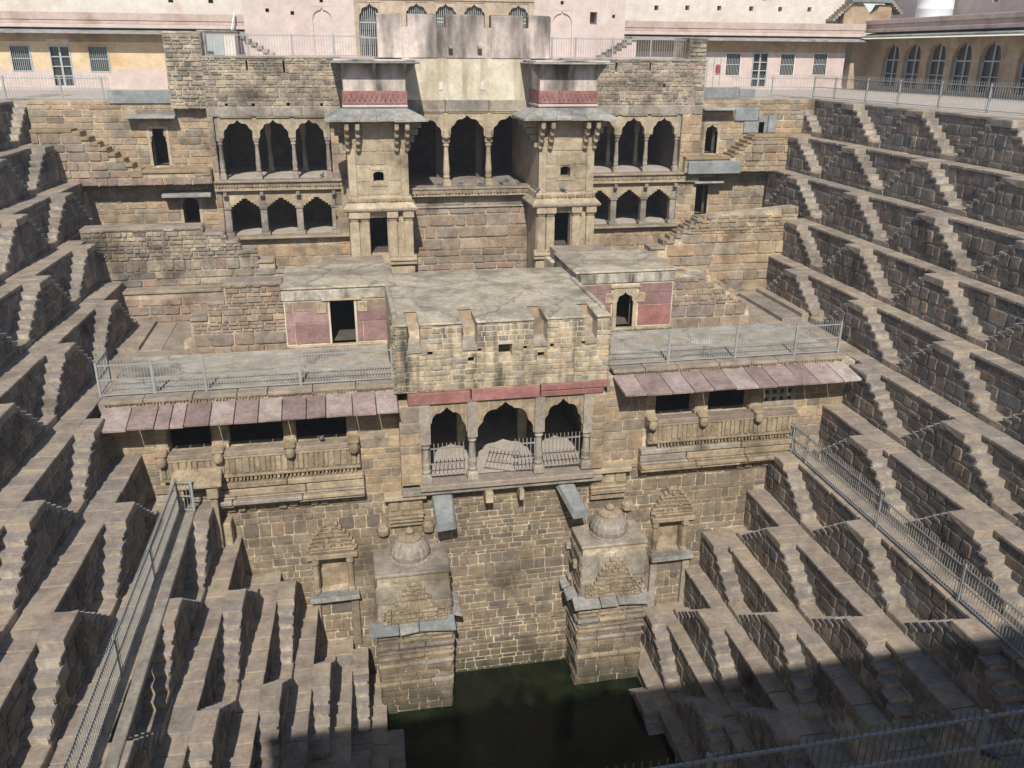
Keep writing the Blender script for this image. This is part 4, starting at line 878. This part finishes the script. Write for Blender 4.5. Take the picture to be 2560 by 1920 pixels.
wing('left', -5.25, .34, (-6.6, -5.17), [(-4.07, .64), (-2.62, .63), (-1.15, .63)], [-3.39, -1.86], [-4.87, -.42], None, [-3.34, -1.82], [-4.85, -.3],
     [(-4.48, -4.36, -.2, -.08), (-3.42, -3.28, -.22, -.08), (-2.0, -1.86, -.2, -.06), (-.62, -.5, -.22, -.08), (-3.5, -3.42, 1.2, 1.6), (-2.03, -1.94, 1.1, 1.6)], -1)
wing('right', 9.9, 16.6, (15.75, 16.56), [(11.85, .62), (13.32, .58), (14.79, .56)], [12.61, 14.03], [11.1, 15.5], None, [12.55, 14.03], [11.15, 15.48],
     [(14.6, 14.72, .55, .7), (12.3, 12.42, 1.2, 1.6), (13.9, 13.98, 1.25, 1.6), (10.9, 11.02, .9, 1.0)], 1)

# outer wings with doorways and stairs
YD = 39.25
def outer(word, x0, x1, z1, doors, lowx):
    t = thing('doorway_wall', 'block wall at the far %s corner with an upper and a lower dark doorway' % word, 'wall', ((x0+x1)/2, YD, -5.7), 'walls with doorways beside the palace wings')
    hs = [d[:4] for d in doors]
    MB().walls(x0, x1, -6.0, z1, YD, .6, hs).build('wall_core', M['facmort'], t)
    def pr(v0, v1):
        z = -6.0+(v0+v1)/2; a, b = x0, x1
        return [(0, x1-x0)]
    lay(t, 'facade', (x0, YD, -6.0), 0, 0, z1+6.0, pr, .3, .52, [(h[0]-x0-.12, h[1]-x0+.12, h[2]+6.0-.05, h[3]+6.0+.15) for h in hs], depth=.028, gap=.03, cap=240, jit=.5)
    for (a, b, c, d, kind) in doors:
        MB().room(a-.3, b+.3, YD+.3, YD+2.5, c, d+.4).build('passage', M['inside'], t)
        MB().box(a-.13, a, YD-.04, YD+.3, c, d+.12).box(b, b+.13, YD-.04, YD+.3, c, d+.12).box(a, b, YD-.042, YD+.3, d, d+.12).build('door_frame', M['dressed'], t, bevel=.01)
        if kind == 'a': MB().arch((a+b)/2, (b-a)/2, d-.34, .28, a, b, d, YD-.02, .2, n=3, cusp=.12).build('door_arch', M['dressed'], t)
        if kind == 's':
            for s2, xx in ((1, a), (-1, b)): MB().prism([(xx, d-.02), (xx, d-.55), (xx+s2*.03, d-.5), (xx+s2*.02, d-.35), (xx+s2*.09, d-.28), (xx+s2*.09, d-.02)][::-s2], YD, YD+.2).build('door_bracket', M['dressed'], t)
    return t
tl = outer('left', -12.2, -5.2, .02, [(-7.66, -7.04, -2.63, -1.1, 's'), (-6.73, -6.07, -5.1, -3.9, 'a')], 0)
tr = outer('right', 15.7, 22.6, .02, [(17.04, 17.64, -2.45, -1.1, 'a'), (16.74, 17.4, -5.35, -3.9, 'p')], 0)
def slab_thing(name, label, cat, x0, x1, y0, y1, z0, z1, mt, grp=None, slope=0):
    o = MB().hexa([(x0, y0, z0-slope), (x1, y0, z0-slope), (x1, y1, z0), (x0, y1, z0), (x0, y0, z1-slope), (x1, y0, z1-slope), (x1, y1, z1), (x0, y1, z1)]).build(name, mt, None, bevel=.02)
    return tag(o, label, cat, grp, 'thing')
slab_thing('parapet_slab', 'long blue-grey stone parapet slab over the upper left doorway', 'stone slab', -9.06, -6.6, YD-.1, YD+.15, -.1, .42, M['slate'], 'blue-grey parapet slabs')
slab_thing('parapet_slab', 'long blue-grey stone parapet slab over the upper right doorway', 'stone slab', 16.4, 18.5, YD-.1, YD+.15, .08, .55, M['slate'], 'blue-grey parapet slabs')
slab_thing('parapet_slab', 'short blue-grey slab at the right end of the upper right parapet', 'stone slab', 18.52, 19.3, YD-.1, YD+.15, .1, .48, M['slate'], 'blue-grey parapet slabs')
slab_thing('door_canopy', 'worn stone canopy over the upper left doorway', 'canopy', -8.45, -6.5, YD-.6, YD, -.6, -.5, M['lichen'], 'stone door canopies', .08)
slab_thing('door_canopy', 'pale stone canopy over the lower left doorway', 'canopy', -7.42, -5.43, YD-.7, YD, -3.75, -3.62, M['lichen'], 'stone door canopies', .12)
slab_thing('door_canopy', 'grey stone canopy over the upper right doorway', 'canopy', 16.66, 18.3, YD-.6, YD, -.38, -.3, M['lichen'], 'stone door canopies', .08)
slab_thing('door_canopy', 'thin stone canopy over the lower right doorway', 'canopy', 16.42, 17.9, YD-.7, YD, -3.65, -3.56, M['lichen'], 'stone door canopies', .1)
slab_thing('broken_slab', 'big tilted blue-grey slab lying under the upper right doorway', 'stone slab', 15.9, 18.5, 38.2, YD, -3.1, -2.55, M['slate'], None, .15)
# stair blocks before the doors
def stair_block(word, poly, y0, y1, key, label, steps):
    t = thing('stair_block', label, 'steps', (poly[0][0], y0, poly[0][1]))
    MB().prism(poly, y0+.04, y1).build('block_core', M['facmort'], t)
    xs_ = [p[0] for p in poly]; x0, x1 = min(xs_), max(xs_); zb = min(p[1] for p in poly); tops = poly[2:]
    def height(x):
        best = zb
        for (xa, za), (xb, zb_) in zip(tops, tops[1:]):
            lo, hi = min(xa, xb), max(xa, xb)
            if lo <= x <= hi and hi-lo > .02: best = max(best, za+(zb_-za)*(x-xa)/(xb-xa))
        return best
    def pr(v0, v1):
        out = []; a = None; n = 50
        for k in range(n+1):
            x = x0+(x1-x0)*k/n; ok = height(x) >= zb+v1-.08
            if ok and a is None: a = x
            if (not ok or k == n) and a is not None: out.append((a-x0, x-x0)); a = None
        return out
    lay(t, key, (x0, y0+.04, zb), 0, 0, max(p[1] for p in poly)-zb, pr, .27, .5, depth=.05, cap=160)
    for (a, b, z) in steps: MB().box(a, b, y0-.03, y1-.01, z-.14, z).build('step', M['step'], t, bevel=.02)
sL = [(-10.45+.3*k, -10.13+.3*k, -1.12-.215*k) for k in range(8)]
tops = [(-8.06, -2.84)]
for a, b, z in reversed(sL): tops += [(b, z-.1), (a, z-.1)]
stair_block('left', [(-12.0, -3.3), (-5.3, -3.3), (-5.3, -2.72), (-8.05, -2.84)]+tops[1:]+[(-12.0, -1.15)], 38.35, YD, 'warm', 'stair block descending right to the upper left doorway', sL+[(-12.0, -10.45, -1.03), (-8.05, -5.35, -2.68)])
sR = [(18.0+.19*k, 18.22+.19*k, -2.36+.15*k) for k in range(6)]
tops = []
for a, b, z in reversed(sR): tops += [(b, z-.1), (a, z-.1)]
stair_block('right', [(15.8, -3.2), (22.6, -3.2), (22.6, -1.65), (19.15, -1.65)]+tops+[(15.8, -2.6)], 38.35, YD, 'facade', 'stair block climbing right from the upper right doorway', sR+[(19.1, 22.5, -1.52), (15.8, 18.0, -2.48)])
t = thing('slab_parapet', 'parapet of large blue-grey slabs above the right stair block', 'parapet', (19.6, YD, -1.5), None)
for a, b, z0, z1 in ((18.4, 19.6, -.95, -.35), (19.62, 20.1, -1.5, -.75), (18.9, 19.95, -1.5, -.97), (20.12, 20.55, -1.5, -.68)): MB().box(a, b-.02, YD-.12, YD+.02, z0, z1-.015).build('slab', M['slate'], t, bevel=.02)
for word, px, pz in (('right', 19.5, -3.28),):
    pass

# ------------------------------------------------------------------ buildings round the rim
def sq_holes(pts, w=.26): return [(x-w/2, x+w/2, z-w/2, z+w/2) for x, z in pts]
t = thing('pink_palace', 'pink plastered upper palace with blind arches and a tan arcade of barred arches', 'palace', (5.2, 44, 1.7))
x0, x1, YK = -3.85, 14.35, 44.0
bl = [(-.78, .1, 1.72, 3.9), (10.66, 11.63, 1.72, 3.92)]
hl = sq_holes([(-2.78, 3.7), (-1.67, 3.6), (-.33, 4.15), (11.12, 4.25), (13.75, 3.68)], .16)+[(12.54, 12.9, 3.3, 3.86)]
for a, b, c in ((x0, 1.14, 0), (9.7, x1, 1)): MB().walls(a, b, 1.6, 9, YK, .5, [bl[c]]+hl).build('plaster_wall', M['pink'], t)
MB().box(x0+.1, x1-.1, YK+.5, YK+.7, 1.6, 9).build('hole_backing', M['inside'], t)
for b in bl:
    MB().box(b[0], b[1], YK+.09, YK+.3, b[2], b[3]).build('blind_panel', M['pink'], t)
    MB().arch((b[0]+b[1])/2, (b[1]-b[0])/2-.02, b[3]-.5, .36, b[0], b[1], b[3]+.02, YK+.012, .07, n=0, tip=.12).build('blind_arch', M['pink'], t)
ah = [(1.86, .52, 1.75, 3.4, .6)]+[(c, .5, 3.0, 3.62, .42) for c in (4.04, 5.43, 6.8, 8.95)]
MB().walls(1.14, 9.7, 1.6, 9, YK-.06, .5, [(c-a, c+a, zb, zs+r_+.12) for c, a, zb, zs, r_ in ah]).build('arcade_wall', M['tanwall'], t)
MB().room(1.2, 9.6, YK+.45, YK+3, 1.7, 4.6).build('interior', M['inside'], t)
for c, a, zb, zs, r_ in ah:
    MB().arch(c, a, zs, r_, c-a, c+a, zs+r_+.14, YK-.03, .3, n=4, cusp=.1).build('arch_panel', M['tanwall'], t)
    g_ = MB()
    for k in range(11): g_.bar((c-a+.05+k*(2*a-.1)/10, YK+.15, zb), (c-a+.05+k*(2*a-.1)/10, YK+.15, zs+r_), .028)
    g_.build('bars', M['frame'], t)['kind'] = 'stuff'
    for zz in (zs-.15, (zb+zs)/2): MB().bar((c-a, YK+.14, zz), (c+a, YK+.14, zz), .05).build('cross_bar', M['frame'], t)
for zz in (4.25, 4.5): MB().box(1.14, 9.7, YK-.12, YK, zz, zz+.06).build('string_course', M['tanwall'], t)

tag(MB().box(-5.2, 16.5, 40.0, 44.6, 1.3, 1.74).build('upper_terrace', M['pink']), kind='structure')
def roof_steps(label, x0, x1, y0, y1, z0, z1, n):
    t = thing('roof_steps', label, 'steps', (x0, y0, z0), 'outside steps on the palace roofs')
    for k in range(n):
        a = x0+(x1-x0)*k/n; b = x0+(x1-x0)*(k+1)/n; z = z0+(z1-z0)*(k+1)/n
        MB().box(min(a, b), max(a, b), y0, y1, z-.16, z).build('step', M['dressed_grey'], t, bevel=.01)
        MB().box(min(a, b), max(a, b), y0+.1, y1, min(z0, z1)-.05, z-.161).build('step_wall', M['pink'], t)
roof_steps('grey steps coming down in front of the left end of the pink palace', -2.6, -4.3, 43.0, 43.9, 1.75, 2.75, 7)
roof_steps('grey steps going up in front of the right end of the pink palace', 12.9, 14.7, 43.0, 43.9, 1.75, 2.75, 7)
t = thing('white_shed', 'pale shed with grey doors behind the railing left of the pink palace', 'shed', (-4.9, 41.6, 1.74))
MB().box(-5.55, -4.1, 41.6, 43, 1.74, 2.72).build('wall', M['white'], t)
for a in (-5.45, -5.0): MB().box(a, a+.42, 41.56, 41.65, 1.78, 2.6).build('door', M['frame'], t, bevel=.01)
MB().box(-5.65, -4.0, 41.5, 43.1, 2.72, 2.78).build('roof', M['lichen'], t)

def wing_house(name, label, x0, x1, yf, base, dado, wallm, upm, zd, zu, wins, doors, wallx, sqh, ztop):
    t = thing(name, label, 'building', ((x0+x1)/2, yf, 0))
    H = [(a, b, c, d) for a, b, c, d in wins+doors]
    MB().walls(x0, x1, -.05, zd, yf-.02, .4, H).build('dado', M[dado], t)
    MB().walls(x0, x1, zd, zu, yf, .4, H).build('wall', M[wallm], t)
    MB().box(x0, x1, yf+.01, yf+.4, zu, 2.9).build('upper_wall', M[upm], t)
    MB().box(x0-.1, x1+.1, yf+.4, yf+.6, 0, 2.9).build('backing', M['inside'], t)
    MB().box(x0, x1, yf-.15, yf, -.05, .17).build('plinth', M[dado], t)
    for (a, b, c, d) in wins:
        w = MB(); w.box(a-.06, a, yf-.04, yf+.1, c-.06, d+.06).box(b, b+.06, yf-.04, yf+.1, c-.06, d+.06).box(a, b, yf-.041, yf+.1, c-.06, c).box(a, b, yf-.041, yf+.1, d, d+.06)
        f = w.build('window', M['frame'] if name == 'yellow_building' else M['white'], t)
        MB().box(a, b, yf+.12, yf+.16, c, d).build('pane', M['pane'], f)
        br = MB(); [br.bar((a+(b-a)*(k+.5)/9, yf+.06, c), (a+(b-a)*(k+.5)/9, yf+.06, d), .022) for k in range(9)]
        br.box(a, b, yf+.04, yf+.08, (c+d)/2-.02, (c+d)/2+.02).build('window_bars', M['frame'], f)['kind'] = 'stuff'
    for (a, b, c, d) in doors:
        f = MB().box(a-.06, a, yf-.04, yf+.1, c, d+.06).box(b, b+.06, yf-.04, yf+.1, c, d+.06).box(a, b, yf-.041, yf+.1, d, d+.06).box((a+b)/2-.05, (a+b)/2+.05, yf, yf+.09, c, d).build('door', M['frame'], t)
        for k in range(1, 4): MB().box(a, b, yf+.01, yf+.085, c+(d-c)*k/4-.025, c+(d-c)*k/4+.025).build('glazing_bar', M['frame'], f)
        MB().box(a, b, yf+.12, yf+.16, c, d).build('pane', M['pane'], f)
        if name == 'yellow_building': MB().arch((a+b)/2, (b-a)/2, d+.06, .26, a-.1, b+.1, d+.4, yf-.02, .04, n=0).build('arch_relief', M['pink'], t)
    e0, e1 = wallx
    MB().hexa([(e0, yf-1.0, 2.74), (e1, yf-1.0, 2.74), (e1, yf+.4, 2.95), (e0, yf+.4, 2.95), (e0, yf-1.0, 2.82), (e1, yf-1.0, 2.82), (e1, yf+.4, 3.03), (e0, yf+.4, 3.03)]).build('eave', M['lichen'], t)
    for z0, z1, e in ((3.03, 3.22, .35), (3.22, 3.4, .26), (3.4, 3.78, .3)): MB().box(e0, e1, yf-e, yf+.5, z0, z1).build('parapet_band', M['band'] if z0 > 3.1 else M['pink'], t, bevel=.02)
    MB().walls(e0, e1, 3.3, ztop, yf+1, .4, sqh).build('rear_wall', M['white'], t)
    MB().box(e0, e1, yf+1.4, yf+1.6, 3.3, ztop).build('rear_backing', M['inside'], t)
    return t
wing_house('yellow_building', 'yellow building with a glazed door and two windows behind the left rim', -21, -8.85, 52, 0, 'pink', 'yellow', 'ochre', 1.0, 2.35,
           [(-16.44, -15.55, .92, 2.1), (-12.63, -11.72, .9, 2.1)], [(-14.53, -13.62, .17, 2.08)], (-21, -4.3), sq_holes([(-8.35, 4.5), (-6.28, 4.5)]), 9)
wing_house('pale_pink_building', 'pale pink building with barred windows and a glazed door behind the right corner', 16.6, 31.4, 52, 0, 'pink', 'pink', 'ochre', .75, 2.12,
           [(23.5, 24.4, .8, 2.02), (27.08, 27.98, .82, 2.02), (29.3, 30.17, .85, 2.05)], [(25.28, 26.18, .1, 2.03)], (14.4, 32.4), sq_holes([(19.2, 4.55), (21.15, 4.58), (23.2, 4.6), (25.28, 4.6), (27.2, 4.6), (29.15, 4.62), (26.1, 5.2), (20.1, 5.15), (23.9, 5.2), (18.2, 5.1)]), 9)
t = thing('inverted_v_stair', 'small bridge-like roof stair rising and falling against the white upper wall', 'roof stair', (32, 52.5, 4))
for k in range(8): MB().box(30.35+.16*k, 30.55+.16*k, 52.2, 53, 3.95+.14*k, 4.1+.14*k).build('step', M['dressed_grey'], t, bevel=.01)
MB().box(31.5, 34.3, 52.15, 53, 5.02, 5.2).build('landing_slab', M['slate'], t, bevel=.02)
for k in range(5): MB().box(34.25+.16*k, 34.45+.16*k, 52.2, 53, 4.95-.14*k, 5.1-.14*k).build('step', M['dressed_grey'], t, bevel=.01)
MB().prism([(31.2, 3.7), (34.4, 3.7), (34.4, 4.9), (33.6, 4.95), (33.4, 4.6), (33.0, 4.3), (32.7, 4.7), (32.4, 4.98), (31.5, 4.98), (31.2, 4.6)], 52.4, 53).build('support_wall', M['ochre'], t)

# arcaded hall along the right rim
XH = 33.2
t = thing('arcaded_hall', 'ochre hall along the right rim with a row of large glazed scalloped arches', 'hall', (XH, 42, 0))
cy = [49.9, 47.85, 45.65, 43.55, 41.4, 38.6, 36.4, 34.2, 32.0]
def flip(mb): mb.v = [(XH+(y-XH), x, z) for x, y, z in mb.v]; mb.f = [f[::-1] for f in mb.f]; return mb
pier_h = [(c-.78, c+.78, .22, 2.75) for c in cy]
flip(MB().walls(24, 54.3, -.05, 2.95, XH, .45, pier_h)).build('wall', M['ochre'], t)
flip(MB().box(24, 54.3, XH+.5, XH+.7, 0, 2.95)).build('backing', M['inside'], t)
for k, c in enumerate(cy):
    flip(MB().arch(c, .76, 1.95, .7, c-.78, c+.78, 2.78, XH+.02, .3, n=3, cusp=.08)).build('arch_panel', M['ochre'], t)
    f = flip(MB().box(c-.76, c+.76, XH+.2, XH+.26, 1.7, 1.78).box(c-.05, c+.05, XH+.21, XH+.25, .25, 2.7).box(c-.76, c+.76, XH+.2, XH+.26, .95, 1.0).box(c-.76, c-.68, XH+.2, XH+.26, .25, 1.9).box(c+.68, c+.76, XH+.2, XH+.26, .25, 1.9)).build('window', M['frame'], t)
    flip(MB().box(c-.78, c+.78, XH+.3, XH+.34, .22, 2.75)).build('pane', M['pane'], f)
MB().hexa([(XH-1.2, 24, 2.98), (XH+.5, 24, 3.2), (XH+.5, 53.0, 3.2), (XH-1.2, 53.0, 2.98), (XH-1.2, 24, 3.06), (XH+.5, 24, 3.3), (XH+.5, 53.0, 3.3), (XH-1.2, 53.0, 3.06)]).build('eave', M['lichen'], t)
for z0, z1, e in ((3.3, 3.5, .5), (3.5, 3.75, .4), (3.75, 4.02, .45)): MB().box(XH-e, XH+1.2, 24, 52.6, z0, z1).build('parapet_band', M['band'], t, bevel=.02)
flip(MB().walls(24, 56, 3.4, 10, XH+3, .4, sq_holes([(49.5, 4.95), (45.6, 5.0), (41.8, 5.05)], .4))).build('rear_wall', M['pink'], t)
flip(MB().box(24, 56, XH+3.4, XH+3.6, 3.4, 10)).build('rear_backing', M['inside'], t)
MB().box(32.0, 33.3, 52.3, 54, 0, 2.9).build('corner_pier', M['ochre'], t)
t = thing('water_tank', 'white plastic water tank on the roof above the right-hand hall', 'water tank', (34.9, 48.9, 4.0))
MB().lathe([(1.0, 4.02), (1.02, 4.1), (1.0, 4.5), (1.03, 4.55), (1.0, 4.6), (1.0, 5.3), (1.03, 5.35), (.95, 5.9), (.5, 6.15)], 34.9, 48.9, 24).build('tank_body', M['tank'], t, smooth=True)
MB().lathe([(.3, 6.14), (.32, 6.2), (.3, 6.26)], 34.9, 48.9, 16).build('lid', M['tank'], t)
t = thing('fire_stand', 'dark metal cage stand with a red extinguisher by the upper right slabs', 'stand', (21.5, 49, 0))
for px in (21.05, 21.45, 21.85): MB().bar((px, 49, 0), (px, 49, 1.8), .05).build('post', M['frame'], t)
for pz in (.5, .9, 1.4, 1.75): MB().bar((21.0, 49, pz), (21.9, 49, pz), .04).build('shelf_bar', M['frame'], t)
MB().lathe([(.12, .95), (.14, 1.0), (.14, 1.35), (.05, 1.45)], 21.65, 48.9, 10).build('extinguisher', M['redpaint'], t)
t = thing('drain_pipe', 'thin white pipe leaning on the parapet left of the pink palace', 'pipe', (-5.0, 51.4, 3))
MB().bar((-5.15, 51.2, 3.0), (-4.95, 51.5, 3.85), .07).build('pipe', M['tank'], t)

# ------------------------------------------------------------------ railings
def railing(label, p0, p1, h, posts, sp, grp=None, mt='rail', spikes=.09, rails=(.06, .5, .93), bw=.012, pw=.06, cat='railing', bmt=None):
    t = thing('metal_railing', label, cat, p0, grp); p0 = Vector(p0); p1 = Vector(p1); L = (p1-p0).length; d = (p1-p0)/L; Zv = Vector((0, 0, 1))
    for s in posts: q = p0+d*s; MB().bar(q, q+Zv*(h+.02), pw).build('post', M[mt], t)
    for f in rails: MB().bar(p0+Zv*h*f, p1+Zv*h*f, .032).build('rail', M[mt], t)
    b = MB(); n = int(L/sp)
    for k in range(n+1): q = p0+d*(L*k/n); b.bar(q+Zv*h*.05, q+Zv*(h+spikes), bw)
    b.build('bars', M[bmt or mt], t)['kind'] = 'stuff'
    return t
railing('grey railing along the front edge of the left gallery roof', (-7.15, 24.6, -7.38), (1.25, 24.6, -7.38), 1.03, [.02, 1.5, 2.92, 5.62, 8.35], .085, 'railings along the gallery roofs')
railing('grey railing along the front edge of the right gallery roof', (7.95, 24.6, -7.38), (16.1, 24.6, -7.38), 1.06, [.05, 2.1, 4.42, 6.54, 8.13], .085, 'railings along the gallery roofs')
railing('short railing closing the left end of the left gallery roof', (-7.15, 24.62, -7.38), (-7.15, 25.9, -7.38), 1.03, [1.26], .085)
railing('long grey railing running towards the camera along the left ledge', (-5.22, 23.4, -10.62), (-5.36, 9, -10.62), 1.02, [0, 3.6, 7.2, 10.8], .1, 'railings along the seventh ledges')
railing('long grey railing running towards the camera along the right ledge', (14.47, 23.9, -10.62), (14.25, 9, -10.62), 1.02, [0, .95, 5.05, 8.6, 12.2], .1, 'railings along the seventh ledges')
railing('short cross railing beside the right end of the right gallery', (14.47, 23.9, -10.62), (14.1, 24.25, -10.5), 1.0, [.45], .085)
railing('short cross railing at the far end of the left ledge', (-5.22, 23.4, -10.62), (-4.75, 23.3, -10.62), 1.0, [.45], .085)
tag(MB().hexa([(-5.05, 8, -10.75), (-4.8, 8, -10.75), (-4.75, 23.6, -10.75), (-5.0, 23.6, -10.75), (-5.05, 8, -10.58), (-4.8, 8, -10.58), (-4.75, 23.6, -10.58), (-5.0, 23.6, -10.58)]).build('kerb', M['dressed_grey'], None, bevel=.02), kind='structure')
railing('grey railing with shade-darkened bars crossing the near right corner of the picture', (1.5, 6.55, -6.15), (14, 6.62, -6.15), 1.06, [2.0, 5.4, 8.8], .095, None, spikes=.05, bw=.012, pw=.05, bmt='rail_shaded')
railing('pale railing on top of the left palace wing', (-5.1, 39.3, 1.74), (1.6, 39.3, 1.74), .86, [.02, 1.72, 3.5, 5.2], .11, 'railings on the palace roof', rails=(.06, .95), bw=.014, spikes=.03)
railing('pale railing on top of the right palace wing', (9.5, 39.3, 1.74), (15.85, 39.3, 1.74), .86, [.02, 1.1, 2.8, 4.58, 6.3], .11, 'railings on the palace roof', rails=(.06, .95), bw=.014, spikes=.03)
railing('railing along the right rim in front of the arcaded hall', (23.3, 41.0, 0), (24.3, 24, 0), 1.0, [.02, 1.8, 4.2, 6.4, 8.9, 11.5, 14.3], .12, 'railings along the rim', bw=.01, pw=.06)
railing('railing along the back of the rim by the pale pink building', (19.4, 42.0, 0), (23.3, 41.0, 0), .95, [2.0], .11, 'railings along the rim', bw=.014)
railing('railing along the left rim in front of the yellow building', (-16, 41.2, 0), (-9.2, 40.2, 0), .9, [2.6, 4.9, 6.6], .12, 'railings along the rim', bw=.012)

# ------------------------------------------------------------------ pigeons
def pigeon(label, p, a, s=1.0, grp='pigeons'):
    t = thing('pigeon', label, 'pigeon', p, grp); t.rotation_euler = (0, 0, a); x, y, z = p
    spine = [(-.17, .06, .012, .006), (-.13, .07, .034, .010), (-.08, .085, .034, .022), (-.03, .1, .05, .045), (.03, .115, .058, .056), (.075, .13, .05, .052), (.1, .155, .034, .036), (.108, .18, .026, .026), (.115, .2, .026, .026), (.132, .207, .02, .02), (.146, .204, .006, .006), (.165, .198, .003, .003)]
    n = 10; vs = []
    for sx, sz, ry, rz in spine:
        for k in range(n): q = 2*pi*k/n; vs.append((x+s*sx, y+s*ry*cos(q), z+s*(sz+rz*sin(q))))
    fs = [(j*n+k, j*n+(k+1) % n, (j+1)*n+(k+1) % n, (j+1)*n+k) for j in range(len(spine)-1) for k in range(n)]+[tuple(range(n)), tuple(range(len(vs)-1, len(vs)-1-n, -1))]
    MB().add(vs, fs).build('body', M['pigeon'], t, smooth=True)
    for s2 in (-1, 1):
        w = [(.06, .13, .056), (.0, .145, .062), (-.09, .1, .04), (-.15, .075, .02), (-.08, .075, .045), (.02, .085, .06)]
        MB().add([(x+s*a_, y+s*s2*c_, z+s*b_) for a_, b_, c_ in w]+[(x+s*a_, y+s*s2*(c_-.03), z+s*b_) for a_, b_, c_ in w], [(0, 1, 2, 3, 4, 5), (11, 10, 9, 8, 7, 6)]+[(k, 6+k, 6+(k+1) % 6, (k+1) % 6) for k in range(6)]).build('wing', M['pigeon_dark'], t)
        MB().bar((x+s*.01, y+s*s2*.025, z), (x+s*.01, y+s*s2*.025, z+s*.07), .008*s).bar((x-s*.01, y+s*s2*.025, z+.004), (x+s*.04, y+s*s2*.025, z+.004), .007*s).build('leg', M['leg'], t)
pigeon('blue-grey pigeon on the ledge in the near right corner', (7.3, 6.86, -6.12), radians(140), 1.15, None)
for lab, x, y in (('pigeon on the central arcade floor just left of the left column', 3.95, 35.0), ('pigeon walking between the two columns of the central arcade', 4.85, 35.2), ('pigeon standing left of the right column of the central arcade', 5.62, 35.05), ('pigeon inside the right arch of the central arcade', 6.55, 35.4), ('pigeon on the floor edge near the right tower', 7.2, 35.05), ('pigeon inside the right arch, farther back', 6.9, 36.0)):
    pigeon(lab, (x, y, -3.13), U(0, 6), 1.1, 'pigeons on the arcade floor')
pigeon('pigeon on the ledge of the right tower under its small window', (8.65, YT-.1, -3.18), 2.6, 1.1, 'pigeons on the right tower')
pigeon('pigeon on the left corner of the right tower ledge', (7.62, YT-.08, -3.18), .4, 1.1, 'pigeons on the right tower')
pigeon('pigeon in the right arch of the left wing, upper floor', (-.75, YW+.3, -3.19), 1, 1.1, None)
pigeon('dark pigeon sitting in the right window of the left gallery', (-1.05, YF-.1, -9.1), -1.2, 1.2, None)

# ------------------------------------------------------------------ building behind the camera whose roof shades the near end of the well
t = thing('rim_pavilion', 'roofed gallery on the near rim behind the viewer', 'pavilion', (4, -4, 0))
MB().box(-5.6, 34, -6, -5.6, 0, 3.3).build('back_wall', M['ochre'], t)
for k in range(11): MB().box(-5.3+3.8*k, -5.0+3.8*k, -2.4, -2.1, 0, 3.1).build('pillar', M['dressed'], t)
MB().box(-5.6, 34, -6, -1.0, 3.06, 3.24).build('roof', M['cement'], t)
for px, h, w in ((.28, .75, .28), (1.05, .85, .26), (1.75, .8, .26), (4.0, .55, .16), (12.3, .5, .3), (16.2, .6, .5)):
    MB().lathe([(w*.8, 3.24), (w, 3.24+h*.4), (w*.7, 3.24+h*.75), (.03, 3.24+h)], px, -1.2, 10).build('finial', M['dressed'], t)

# ------------------------------------------------------------------ weeds in the joints
for lab, p, n in (('tuft of green weeds growing from the left side of the right domed shrine', (6.98, 23.0, -15.7), 26), ('small green weeds at the foot of the right balcony tower', (7.75, 33.2, -7.0), 30)):
    b = MB()
    for k in range(n):
        a = U(0, 6.28); l = U(.08, .2); q = Vector(p)+Vector((U(-.12, .12), U(-.08, .05), U(-.03, .03))); e = q+Vector((cos(a)*l*.7, sin(a)*l*.7-.05, l)); w = Vector((-sin(a), cos(a), 0))*.02
        m_ = (q+e)/2+Vector((0, 0, .03)); b.add([q, m_-w, e, m_+w], [(0, 1, 2, 3)])
    tag(b.build('weed_tuft', M['weed']), lab, 'weeds', None, 'thing')
